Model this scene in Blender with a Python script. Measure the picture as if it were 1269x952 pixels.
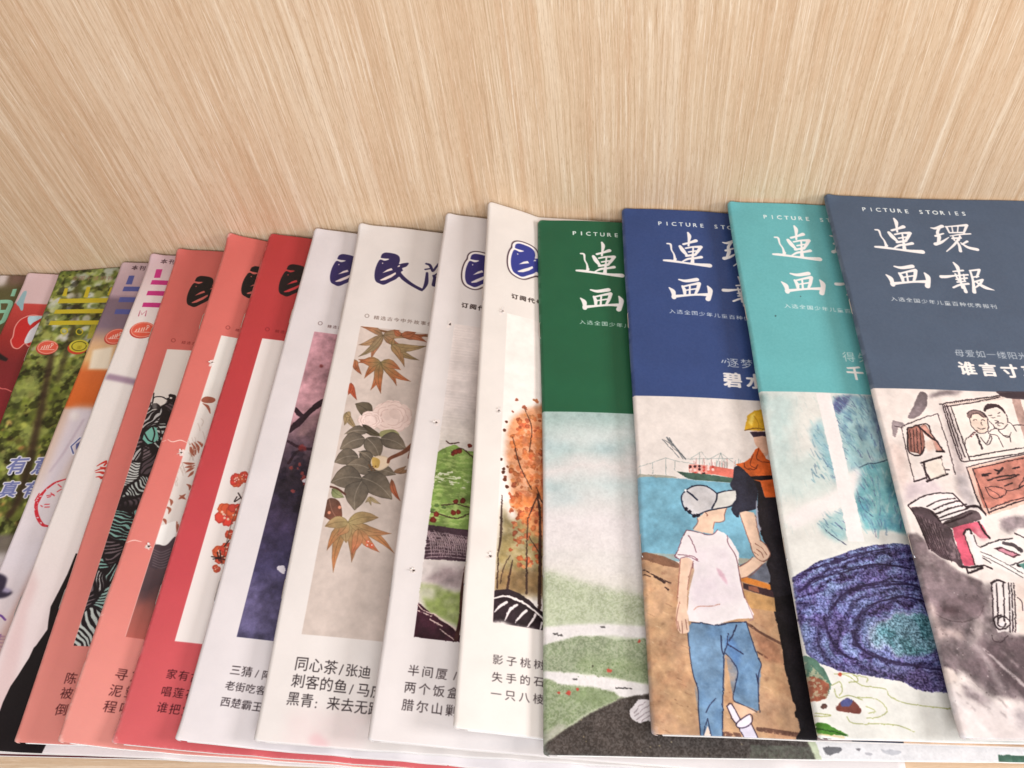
import bpy, bmesh, math, random
import numpy as np
from mathutils import Vector, Matrix

# ------------------------------------------------------------------ scene, camera, light
for o in list(bpy.data.objects):
    bpy.data.objects.remove(o)
scene = bpy.context.scene
C = scene.collection
U = 0.00382            # one layout unit in metres (a magazine is 74.7 units = 285 mm tall)

def V(a):
    a = np.array(a, float)
    return a / np.linalg.norm(a)

# camera solved from the photograph: image axes (right, down, forward) of the shelf's depth and height
FOC, CX, CY = 1099.0, 634.5, 476.0
AY = V((35, -1566, 1099)); AZ = V((-135, -774, -1099)); AX = V(np.cross(AY, AZ)); AZ = V(np.cross(AX, AY))
RW = np.array([AX, AY, AZ])          # camera (right, down, fwd) -> world
CAMH = 101.2                         # camera height over the shelf board
WALL_Y = 97.1                        # distance of the back board

cam_d = bpy.data.cameras.new('camera'); cam = bpy.data.objects.new('camera', cam_d); C.objects.link(cam)
right = RW @ np.array((1., 0, 0)); up = RW @ np.array((0, -1., 0)); back = RW @ np.array((0, 0, -1.))
M = Matrix(((right[0], up[0], back[0], 0), (right[1], up[1], back[1], 0), (right[2], up[2], back[2], CAMH * U), (0, 0, 0, 1)))
cam.matrix_world = M
cam_d.sensor_fit = 'HORIZONTAL'; cam_d.sensor_width = 36.0
cam_d.lens = 36.0 * FOC / 1269.0
cam_d.clip_start = 0.01; cam_d.clip_end = 50
scene.camera = cam

world = bpy.data.worlds.new('World'); scene.world = world; world.use_nodes = True
bg = world.node_tree.nodes['Background']
bg.inputs[0].default_value = (0.90, 0.95, 1.0, 1); bg.inputs[1].default_value = 0.22

def area(name, loc, target, size, power, col):
    l = bpy.data.lights.new(name, 'AREA'); l.shape = 'RECTANGLE'; l.size, l.size_y = size
    l.energy = power; l.color = col
    o = bpy.data.objects.new(name, l); C.objects.link(o)
    o.location = loc
    o.rotation_euler = (Vector(target) - Vector(loc)).to_track_quat('-Z', 'Y').to_euler()
    return o
area('window_light', (1.30, -0.05, 0.52), (0.0, 0.22, 0.0), (0.38, 0.38), 14.0, (1.0, 0.985, 0.98))
area('room_light', (0.05, -0.42, 0.60), (0.0, 0.25, 0.15), (0.8, 0.4), 7.1, (0.97, 0.98, 1.0))

scene.view_settings.view_transform = 'Standard'; scene.view_settings.look = 'None'
scene.view_settings.exposure = 0.07; scene.view_settings.gamma = 1.0
scene.render.engine = 'CYCLES'
scene.cycles.max_bounces = 6

# ------------------------------------------------------------------ measuring helpers
def ray(u, v):
    return RW @ V((u - CX, v - CY, FOC))
def hit_z(u, v, z):
    d = ray(u, v); t = (z - CAMH) / d[2]; p = d * t; p[2] += CAMH; return p
def hit_y(u, v, y):
    d = ray(u, v); p = d * (y / d[1]); p[2] += CAMH; return p
def project(p):                       # (n,3) layout units -> photo pixels
    q = np.array(p, float) - np.array((0, 0, CAMH)); c = q @ RW.T.T.T if False else q @ RW
    return np.stack([CX + FOC * c[..., 0] / c[..., 2], CY + FOC * c[..., 1] / c[..., 2]], -1)

# ------------------------------------------------------------------ node helpers
def new_mat(name, rough=0.5, spec=0.3):
    m = bpy.data.materials.new(name); m.use_nodes = True
    nt = m.node_tree; b = nt.nodes['Principled BSDF']
    b.inputs['Roughness'].default_value = rough
    b.inputs['Specular IOR Level'].default_value = spec
    return m, nt, b
def nd(nt, kind, **kw):
    n = nt.nodes.new(kind)
    for k, v in kw.items():
        if k.startswith('i_'):
            n.inputs[k[2:].replace('_', ' ')].default_value = v
        else:
            setattr(n, k, v)
    return n
def lin(c):
    c = np.array(c, float) / 255.0
    return tuple(np.where(c <= 0.04045, c / 12.92, ((c + 0.055) / 1.055) ** 2.4)) + (1.0,)

def wood_material(name, base, light, dark, warm):
    m, nt, b = new_mat(name, 0.5, 0.3)
    tc = nd(nt, 'ShaderNodeTexCoord')
    wn = nd(nt, 'ShaderNodeTexNoise', i_Scale=9.0, i_Detail=2.0); nt.links.new(tc.outputs['Object'], wn.inputs['Vector'])
    ws = nd(nt, 'ShaderNodeVectorMath', operation='SCALE'); ws.inputs['Scale'].default_value = 0.0035; nt.links.new(wn.outputs['Color'], ws.inputs[0])
    wa = nd(nt, 'ShaderNodeVectorMath', operation='ADD'); nt.links.new(tc.outputs['Object'], wa.inputs[0]); nt.links.new(ws.outputs[0], wa.inputs[1])
    warp = wa.outputs[0]
    def streak(sx, sz, det, seed):
        mp = nd(nt, 'ShaderNodeMapping'); mp.inputs['Scale'].default_value = (sx, sx, sz); mp.inputs['Location'].default_value = (seed, seed * 2, seed)
        nt.links.new(warp, mp.inputs['Vector'])
        n = nd(nt, 'ShaderNodeTexNoise', i_Scale=1.0, i_Detail=det, i_Roughness=0.68)
        nt.links.new(mp.outputs[0], n.inputs['Vector']); return n.outputs['Fac']
    def ramp(src, a, b_):
        r = nd(nt, 'ShaderNodeMapRange', clamp=True); r.inputs['From Min'].default_value = a; r.inputs['From Max'].default_value = b_
        nt.links.new(src, r.inputs['Value']); return r.outputs[0]
    def mix(fac, a, c, mode='MIX', k=1.0):
        mx = nd(nt, 'ShaderNodeMix', data_type='RGBA', blend_type=mode)
        mu = nd(nt, 'ShaderNodeMath', operation='MULTIPLY'); mu.inputs[1].default_value = k
        nt.links.new(fac, mu.inputs[0]); nt.links.new(mu.outputs[0], mx.inputs['Factor'])
        if isinstance(a, tuple): mx.inputs['A'].default_value = a
        else: nt.links.new(a, mx.inputs['A'])
        mx.inputs['B'].default_value = c
        return mx.outputs['Result']
    broad = streak(34, 1.3, 3, 0.3); band = streak(110, 2.0, 3, 9.1); mid = streak(230, 3.5, 3, 3.1); fine = streak(620, 8, 3, 7.7); hair = streak(1300, 18, 2, 5.2)
    blot = streak(7, 6, 4, 11.4); pore = streak(2400, 190, 2, 2.2)
    c = mix(ramp(broad, 0.38, 0.62), lin(base), lin(warm), k=0.28)
    c = mix(ramp(band, 0.54, 0.68), c, lin(light), k=0.3)
    c = mix(ramp(band, 0.46, 0.32), c, lin(dark), k=0.26)
    c = mix(ramp(mid, 0.55, 0.70), c, lin(light), k=0.5)
    c = mix(ramp(mid, 0.46, 0.32), c, lin(warm), k=0.6)
    c = mix(ramp(fine, 0.57, 0.70), c, lin(light), k=0.75)
    c = mix(ramp(fine, 0.45, 0.28), c, lin(dark), k=0.65)
    c = mix(ramp(hair, 0.48, 0.25), c, lin(dark), k=0.6)
    c = mix(ramp(hair, 0.64, 0.72), c, lin((248, 232, 212)), k=0.65)
    c = mix(ramp(blot, 0.42, 0.70), c, lin(warm), k=0.2)
    c = mix(ramp(pore, 0.56, 0.72), c, lin(dark), k=0.55)
    c = mix(ramp(pore, 0.42, 0.28), c, lin(light), k=0.35)
    nt.links.new(c, b.inputs['Base Color'])
    bp = nd(nt, 'ShaderNodeBump'); bp.inputs['Strength'].default_value = 0.25; bp.inputs['Distance'].default_value = 0.0004
    nt.links.new(fine, bp.inputs['Height']); nt.links.new(bp.outputs[0], b.inputs['Normal'])
    rr = nd(nt, 'ShaderNodeMapRange'); rr.inputs['To Min'].default_value = 0.42; rr.inputs['To Max'].default_value = 0.62
    nt.links.new(fine, rr.inputs['Value']); nt.links.new(rr.outputs[0], b.inputs['Roughness'])
    return m

def box(name, lo, hi, mat, kind=None, parent=None, bevel=0.0):
    bm = bmesh.new(); bmesh.ops.create_cube(bm, size=1.0)
    for v in bm.verts:
        v.co = Vector([(lo[k] + hi[k]) / 2 + v.co[k] * (hi[k] - lo[k]) for k in range(3)])
    if bevel: bmesh.ops.bevel(bm, geom=bm.edges[:], offset=bevel, segments=2, affect='EDGES')
    me = bpy.data.meshes.new(name); bm.to_mesh(me); bm.free()
    o = bpy.data.objects.new(name, me); C.objects.link(o); me.materials.append(mat)
    if kind: o['kind'] = kind
    if parent: o.parent = parent
    return o

# ------------------------------------------------------------------ the shelf bay
wall_mat = wood_material('oak_veneer_upright', (221, 193, 161), (243, 224, 199), (180, 141, 104), (204, 164, 128))
shelf_mat = wood_material('oak_veneer_board', (214, 186, 156), (230, 208, 184), (190, 156, 124), (206, 172, 140))
wall = box('wall', (-0.95, WALL_Y * U, -0.03), (0.95, WALL_Y * U + 0.018, 0.75), wall_mat, 'structure')
# grain of the shelf board runs across: build it upright and lay it down
shelf = box('shelf_board', (-0.009, 0.0, -0.95), (0.009, (WALL_Y) * U - 0.012 * 0 - 0.03, 0.95), shelf_mat, 'structure', bevel=0.0012)
shelf.rotation_euler = (0, math.radians(90), 0)
shelf.location = (0, 0.029, -0.009)
# ------------------------------------------------------------------ where the magazines lie
# top and bottom end of each spine as measured in the photograph, the thickness, the puff of the fold
MAGS = [
    dict(key='brown', k=0.080,   T=(-52, 341), B=(-352, 930), t=0.62),
    dict(key='pink', k=0.060,    T=(35, 339),  B=(-243, 930), t=0.62),
    dict(key='leafy', k=0.050,   T=(73, 337),  B=(-158, 930), t=0.62),
    dict(key='lilac', k=0.100,   T=(149, 325), B=(-90, 930),  t=0.66),
    dict(key='magenta', k=0.100, T=(187, 316), B=(-48, 928),  t=0.66),
    dict(key='salmon1', k=0.130, T=(220, 310), B=(16, 920),   t=0.66),
    dict(key='salmon2', k=0.280, T=(283, 291), B=(70, 919),   t=0.70),
    dict(key='crimson', k=0.170, T=(333, 290), B=(138, 921),  t=0.70),
    dict(key='plum', k=0.180,    T=(390, 284), B=(215, 917),  t=0.72),
    dict(key='maple', k=0.190,   T=(445, 278), B=(311, 918),  t=0.76),
    dict(key='meadow', k=0.200,  T=(552, 265), B=(454, 917),  t=0.76),
    dict(key='amber', k=0.420,   T=(605, 252), B=(562, 903),  t=0.78),
    dict(key='green', k=0.130,   T=(667, 273), B=(674, 936),  t=0.72, fwd=1.2),
    dict(key='navy', k=0.130,    T=(770, 259), B=(808, 910),  t=0.80),
    dict(key='teal', k=0.130,    T=(901, 251), B=(1013, 915), t=0.80),
    dict(key='slate', k=0.125,   T=(1020, 242), B=(1190, 915), t=0.86),
]
W_MAG = 55.0
for m in MAGS:
    yT = WALL_Y - 0.55 - m.get('fwd', 0)
    T = hit_y(m['T'][0], m['T'][1], yT); m['zT'] = max(T[2], 0.8)
    m['zB'] = m['zT'] * 0.80 + 0.1
    B = hit_z(m['B'][0], m['B'][1], m['zB'])
    m['Txy'] = T[:2]; m['Bxy'] = B[:2]
    d = T[:2] - B[:2]; m['L'] = float(np.hypot(*d)); m['er'] = d / m['L']; m['es'] = np.array((m['er'][1], -m['er'][0]))
# the first two lie low: keep at least their own thickness
def to_local(m, x, y):
    dx, dy = x - m['Bxy'][0], y - m['Bxy'][1]
    return dx * m['es'][0] + dy * m['es'][1], dx * m['er'][0] + dy * m['er'][1]
GAP = 0.04
for m in MAGS: m['t'] *= 0.84
def floor_z(i, x, y):
    z = MAGS[i]['t'] + 0.02
    for j in range(i):
        s, r = to_local(MAGS[j], x, y)
        z = z + (MAGS[j]['t'] + 0.03) * np.clip((W_MAG + 2.0 - s) / 2.0, 0, 1) * (s > -1.5)
    return z
def top_z(i, x, y, raw=False):
    """height of magazine i's front cover over point x, y (arrays)"""
    m = MAGS[i]
    s, r = to_local(m, x, y)
    f = np.clip(r / m['L'], 0, 1)
    a = m['zB'] + (m['zT'] - m['zB']) * f
    if i == len(MAGS) - 1:
        z = a - m['k'] * np.clip(s, 0, None) + 0.10 * np.sin(np.clip(s, 0, 12) / 12 * math.pi)
        z = np.maximum(z, floor_z(i, x, y))
        return z
    n = MAGS[i + 1]
    # distance to the next spine measured along es at this r
    P0x = m['Bxy'][0] + m['er'][0] * r; P0y = m['Bxy'][1] + m['er'][1] * r
    # next spine line: point Bn + er_n * k ; solve for s along es
    ern, Bn = n['er'], n['Bxy']
    den = m['es'][0] * ern[1] - m['es'][1] * ern[0]
    p = ((Bn[0] - P0x) * ern[1] - (Bn[1] - P0y) * ern[0]) / den
    p = np.maximum(p, 2.0)
    Qx = P0x + m['es'][0] * p; Qy = P0y + m['es'][1] * p
    nz = n['zB'] + (n['zT'] - n['zB']) * f
    b = np.minimum(nz - n['t'] - GAP, a - m['k'] * p)
    q = np.clip(s / p, 0, 1)
    own = a + (b - a) * (q ** 1.1) + 0.08 * p / 8 * np.sin(q * math.pi) - 0.85 * min(m['k'], 0.16) * np.clip(s - p, 0, None)
    over = top_z(i + 1, x, y) - n['t'] - GAP
    sn, rn = to_local(n, x, y)
    k = np.clip((sn + 0.6) / 0.6, 0, 1)
    return np.maximum(np.where(sn > -0.6, np.minimum(own, over * k + own * (1 - k)), own), np.minimum(floor_z(i, x, y), a))

def surf(i, s, r):
    m = MAGS[i]
    x = m['Bxy'][0] + m['er'][0] * r + m['es'][0] * s
    y = m['Bxy'][1] + m['er'][1] * r + m['es'][1] * s
    return np.stack([x, y, top_z(i, x, y)], -1)

def fit_h(src, dst):
    A = []
    for (x, y), (u, v) in zip(src, dst):
        A.append([x, y, 1, 0, 0, 0, -u * x, -u * y, -u]); A.append([0, 0, 0, x, y, 1, -v * x, -v * y, -v])
    A = np.array(A); sc = np.abs(A).max(0); sc[sc == 0] = 1
    _, _, vt = np.linalg.svd(A / sc); h = vt[-1] / sc
    return (h / h[8] if abs(h[8]) > 1e-12 else h).reshape(3, 3)

for i, m in enumerate(MAGS):
    if i + 1 < len(MAGS):
        n = MAGS[i + 1]; pw = max(8.0, abs(n['Bxy'][0] - m['Bxy'][0]) * 1.05)
    else:
        pw = 20.0
    ss, rr = np.meshgrid(np.linspace(0.2, pw, 6), np.linspace(1, m['L'] - 1, 14))
    ss, rr = ss.ravel(), rr.ravel()
    px = project(surf(i, ss, rr))
    m['H'] = fit_h(px / 1000.0, np.stack([ss, rr], -1) / 50.0)
    e = np.c_[px / 1000.0, np.ones(len(px))] @ m['H'].T; e = e[:, :2] / e[:, 2:] * 50
    m['herr'] = float(np.abs(e - np.stack([ss, rr], -1)).max())
if __name__ == '__main__' and 0:
    pass

# ------------------------------------------------------------------ magazine geometry
NS, NR = 84, 72
def s_samples():
    a = np.concatenate([np.linspace(0, 1.6, 7), np.linspace(1.6, 26, 44)[1:], np.linspace(26, W_MAG, NS - 49)[1:]])
    return a
def wobble(rs, seed, amp):
    rg = np.random.RandomState(seed); out = np.zeros_like(rs)
    for k in (1, 2, 3, 5, 9):
        out += rg.randn() / k * np.sin(rs / 74.7 * math.pi * 2 * k * 0.7 + rg.rand() * 6.28)
    return out * amp

def grid_object(name, P, UVs, mat, parent, closed=False, thick=0.0):
    """P: (nr, ns, 3) layout units"""
    nr, ns = P.shape[:2]
    me = bpy.data.meshes.new(name)
    idx = np.arange(nr * ns).reshape(nr, ns)
    f = np.stack([idx[:-1, :-1], idx[:-1, 1:], idx[1:, 1:], idx[1:, :-1]], -1).reshape(-1, 4)
    me.from_pydata((P.reshape(-1, 3) * U).tolist(), [], f.tolist())
    if UVs is not None:
        uv = me.uv_layers.new(name='UVMap')
        uv.data.foreach_set('uv', UVs.reshape(-1, 2)[f.ravel()].astype(np.float32).ravel())
    me.polygons.foreach_set('use_smooth', [True] * len(f))
    me.materials.append(mat)
    o = bpy.data.objects.new(name, me); C.objects.link(o)
    if parent: o.parent = parent
    if thick:
        sd = o.modifiers.new('paper', 'SOLIDIFY'); sd.thickness = thick * U; sd.offset = -1
    return o

COV = 0.075       # cover card
def build_magazine(i, cover_mat, page_mat, back_mat, label, group):
    m = MAGS[i]; L, t = m['L'], m['t']
    root = bpy.data.objects.new('magazine', None); C.objects.link(root)
    root.empty_display_size = 0.02
    base = np.array((*m['Bxy'], m['zB'] - t))
    root['label'] = label; root['category'] = 'magazine'; root['group'] = group
    s0 = s_samples(); rs = np.linspace(0, L, NR)
    rs = np.concatenate([[0, 0.12, 0.3, 0.6, 1.0], rs[1:-1], [L - 1.0, L - 0.6, L - 0.3, L - 0.12, L]])
    rs = np.sort(rs)
    edge = wobble(rs, 100 + i, 0.10)
    rad = m.get('rad', 0.42)
    def corner(rr):
        e = np.zeros_like(rr)
        d = np.clip(rad - (L - rr), 0, rad); e += rad - np.sqrt(np.maximum(rad ** 2 - d ** 2, 0))
        d = np.clip(0.35 - rr, 0, 0.35); e += 0.35 - np.sqrt(np.maximum(0.35 ** 2 - d ** 2, 0))
        return e
    endw = wobble(np.linspace(0, 74, len(s0)), 300 + i, 0.09)
    SS = s0[None, :] * (1 - (edge + 0)[:, None] / W_MAG) + edge[:, None] + corner(rs)[:, None] * np.exp(-s0 / 1.0)[None, :]
    RR = np.repeat(rs[:, None], len(s0), 1)
    k = np.clip((RR - (L - 3)) / 3, 0, 1); RR = RR + endw[None, :] * k
    Z = surf(i, SS, RR)
    # faint waviness of handled paper, then the fold rounding down at the spine
    rg = np.random.RandomState(7 + i)
    wav = sum(rg.randn() * np.sin(RR / (9 + 7 * q) + rg.rand() * 6) * np.sin(SS / (6 + 4 * q) + rg.rand() * 6) for q in range(3)) * 0.018
    Z[..., 2] += np.clip(wav * 1.5, -0.055, 0.055)
    # handled corners: curled up a little at the fold ends
    rc = np.random.RandomState(500 + i)
    for rr0, am in ((L, rc.uniform(0.1, 0.55)), (0.0, rc.uniform(0.0, 0.3))):
        dd = np.hypot(SS - 0.0, RR - rr0); Z[..., 2] += am * np.exp(-(dd / 1.3) ** 2)
    # fold: half round of radius t/2 at the spine, going down to the back cover
    h = t / 2
    roll = np.clip(SS - SS[:, :1], 0, h)
    Z[..., 2] -= (h - np.sqrt(np.maximum(h ** 2 - (h - roll) ** 2, 0)))
    na = 6
    ang = np.linspace(math.pi / 2, math.pi, na)[1:]      # lower quarter of the fold
    e0 = Z[:, 0, :].copy()
    es3 = np.array((m['es'][0], m['es'][1], 0)); 
    low = []
    for a_ in np.linspace(0, 1, na)[1:]:
        q = e0.copy(); q += es3 * (h * (1 - math.cos(a_ * math.pi / 2))); q[:, 2] -= h * math.sin(a_ * math.pi / 2) - 0.0
        low.append(q)
    low = np.stack(low[::-1], 1)
    P = np.concatenate([low, Z], 1)
    UV = np.concatenate([np.stack([np.repeat(((-h + np.linspace(0, h * 0.9, na - 1)) / W_MAG * 0 + 0.002)[None, :], len(rs), 0), np.repeat((rs / L)[:, None], na - 1, 1)], -1),
                         np.stack([SS / W_MAG, RR / L], -1)], 1)
    UV = np.clip(UV, 0.001, 0.999)
    Bv = np.array((base[0], base[1], base[2]))
    root.location = tuple(Bv * U)
    loc = lambda A: A - Bv
    grid_object('front_cover', loc(P), UV, cover_mat, root, thick=COV)
    # back cover: the sheet underneath
    Zb = surf(i, SS, RR); Zb[..., 2] -= t - COV * 0.2; Zb[..., 2] += 0
    Zb = Zb[:, 4:, :]
    grid_object('back_cover', loc(Zb), None, back_mat, root, thick=0.0)
    # page block between the covers, flush with the cut edges, made of a few bundles
    pi_ = 5
    Ss = SS[:, pi_:]; Rr = np.clip(RR[:, pi_:], 0.02, None)
    lay = 4
    rg = np.random.RandomState(40 + i)
    for q in range(lay):
        z_hi = COV + 0.015 + (t - 2 * COV) * q / lay; z_lo = COV + 0.0 + (t - 2 * COV) * (q + 1) / lay
        off = rg.uniform(-0.03, 0.10)
        rr2 = off + Rr * (L - off - rg.uniform(0.0, 0.08)) / L
        top = surf(i, Ss, rr2); bot = top.copy(); top[..., 2] -= z_hi; bot[..., 2] -= z_lo
        loop_t = np.concatenate([top[0], top[1:, -1], top[-1, ::-1][1:], top[::-1, 0][1:]], 0)
        loop_b = np.concatenate([bot[0], bot[1:, -1], bot[-1, ::-1][1:], bot[::-1, 0][1:]], 0)
        me = bpy.data.meshes.new('page_bundle')
        nr, ns = top.shape[:2]; idx = np.arange(nr * ns).reshape(nr, ns)
        # only edges matter: two strips (bottom edge, right edge, top edge) with thickness plus the upper face
        n = len(loop_t); vs = np.concatenate([loop_t, loop_b, top.reshape(-1, 3)], 0)
        fs = [(k, (k + 1) % n, (k + 1) % n + n, k + n) for k in range(n)]
        o2 = 2 * n
        fs += (np.stack([idx[:-1, :-1], idx[:-1, 1:], idx[1:, 1:], idx[1:, :-1]], -1).reshape(-1, 4) + o2).tolist()
        me.from_pydata((loc(vs) * U).tolist(), [], fs); me.materials.append(page_mat)
        o = bpy.data.objects.new('page_bundle', me); C.objects.link(o); o.parent = root
    return root

paper_mat, nt, b = new_mat('magazine_paper', 0.75, 0.2)
tc = nd(nt, 'ShaderNodeTexCoord'); mp = nd(nt, 'ShaderNodeMapping'); mp.inputs['Scale'].default_value = (60, 60, 9000)
nt.links.new(tc.outputs['Object'], mp.inputs['Vector'])
nz = nd(nt, 'ShaderNodeTexNoise', i_Scale=1.0, i_Detail=2.0); nt.links.new(mp.outputs[0], nz.inputs['Vector'])
cr = nd(nt, 'ShaderNodeValToRGB'); cr.color_ramp.elements[0].position = 0.3; cr.color_ramp.elements[1].position = 0.6
cr.color_ramp.elements[0].color = lin((236, 231, 227)); cr.color_ramp.elements[1].color = lin((253, 252, 250))
nt.links.new(nz.outputs['Fac'], cr.inputs[0]); nt.links.new(cr.outputs[0], b.inputs['Base Color'])
# ------------------------------------------------------------------ printing inks: a small painter in cover space
KP = 16.0
CW, CH = int(W_MAG * KP), int(75 * KP)
_noise = {}
def vnoise(cx, cy, seed):
    """smooth value noise over the sheet; cell sizes in layout units"""
    key = (cx, cy, seed)
    if key in _noise: return _noise[key]
    rg = np.random.RandomState(seed * 7919 % 2**31)
    gx, gy = int(W_MAG / cx) + 3, int(75 / cy) + 3
    g = rg.rand(gy, gx).astype(np.float32)
    x = np.arange(CW) / KP / cx; y = np.arange(CH) / KP / cy
    xi, yi = x.astype(int), y.astype(int); xf, yf = (x - xi).astype(np.float32), (y - yi).astype(np.float32)
    xf = xf * xf * (3 - 2 * xf); yf = yf * yf * (3 - 2 * yf)
    r = g[:, xi] * (1 - xf) + g[:, xi + 1] * xf
    r = r[yi] * (1 - yf)[:, None] + r[yi + 1] * yf[:, None]
    _noise[key] = r
    return r
def fbm(c, seed, octs=4, ax=1.0, ay=1.0):
    out = 0; w = 0; a = 1.0
    for k in range(octs):
        out = out + a * vnoise(round(c * ax, 4), round(c * ay, 4), seed + k * 13); w += a; a *= 0.55; c = max(c / 2.1, 0.07)
    return out / w
def sstep(x, a, b):
    t = np.clip((x - a) / (b - a), 0, 1); return t * t * (3 - 2 * t)
def blur(a, r):
    r = int(max(1, round(r)))
    for _ in range(2):
        for ax in (0, 1):
            p = np.pad(a, [(r + 1, r) if k == ax else (0, 0) for k in range(2)], mode='edge')
            c = np.cumsum(p, axis=ax, dtype=np.float64)
            n = a.shape[ax]
            if ax == 0: a = ((c[2 * r + 1:] - c[:-2 * r - 1]) / (2 * r + 1))[:n]
            else: a = ((c[:, 2 * r + 1:] - c[:, :-2 * r - 1]) / (2 * r + 1))[:, :n]
    return a.astype(np.float32)
def smooth_path(p, closed=False, n=6):
    p = np.array(p, float)
    if len(p) < 3: return p
    if closed: q = np.concatenate([p[-1:], p, p[:2]])
    else: q = np.concatenate([2 * p[:1] - p[1:2], p, 2 * p[-1:] - p[-2:-1]])
    out = []
    t = np.linspace(0, 1, n, endpoint=False)[:, None]
    for k in range(1, len(q) - 2):
        a, b, c, d = q[k - 1], q[k], q[k + 1], q[k + 2]
        out.append(0.5 * ((2 * b) + (-a + c) * t + (2 * a - 5 * b + 4 * c - d) * t ** 2 + (-a + 3 * b - 3 * c + d) * t ** 3))
    out = np.concatenate(out)
    return out if closed else np.concatenate([out, p[-1:]])
SUB = 3
def coverage(loops, w, h, x0, y0):
    """signed area coverage of closed loops inside the window (x0,y0,w,h)"""
    acc = np.zeros((h * SUB, w + 2), np.float32)
    for L in loops:
        A = np.asarray(L, float); B = np.roll(A, -1, 0)
        for (ax, ay), (bx, by) in zip(A, B):
            if ay == by: continue
            sg = 1.0
            if ay > by: ax, ay, bx, by, sg = bx, by, ax, ay, -1.0
            k0 = max(0, int(math.ceil((ay - y0) * SUB - 0.5))); k1 = min(h * SUB - 1, int(math.ceil((by - y0) * SUB - 0.5)) - 1)
            if k1 < k0: continue
            ks = np.arange(k0, k1 + 1); yy = y0 + (ks + 0.5) / SUB
            xx = np.clip(ax + (yy - ay) * (bx - ax) / (by - ay) - x0, 0, w)
            xi = xx.astype(int); fr = xx - xi
            acc[ks, xi] += sg * (1 - fr); acc[ks, xi + 1] += sg * fr
    c = np.abs(np.cumsum(acc, 1)[:, :w]); c = np.minimum(c, 1.0)
    return c.reshape(h, SUB, w).mean(1)

_gl = {}
def glyph(ch, bold):
    """outline triangles of one character from the built-in font, unit em"""
    key = (ch, bold)
    if key in _gl: return _gl[key]
    c = bpy.data.curves.new('glyph', 'FONT'); c.body = ch; c.offset = bold; c.resolution_u = 3
    o = bpy.data.objects.new('glyph', c); C.objects.link(o)
    bpy.context.view_layer.update()
    e = o.evaluated_get(bpy.context.evaluated_depsgraph_get()); me = e.to_mesh()
    v = np.array([q.co[:2] for q in me.vertices], float)
    cnt = {}
    for p in me.polygons:
        vs = list(p.vertices)
        for a, b in zip(vs, vs[1:] + vs[:1]):
            if (b, a) in cnt: cnt[(b, a)] -= 1
            else: cnt[(a, b)] = cnt.get((a, b), 0) + 1
    ed = [k for k, n in cnt.items() if n > 0]
    e.to_mesh_clear(); bpy.data.objects.remove(o); bpy.data.curves.remove(c)
    res = (v, ed); _gl[key] = res
    return res

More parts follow.
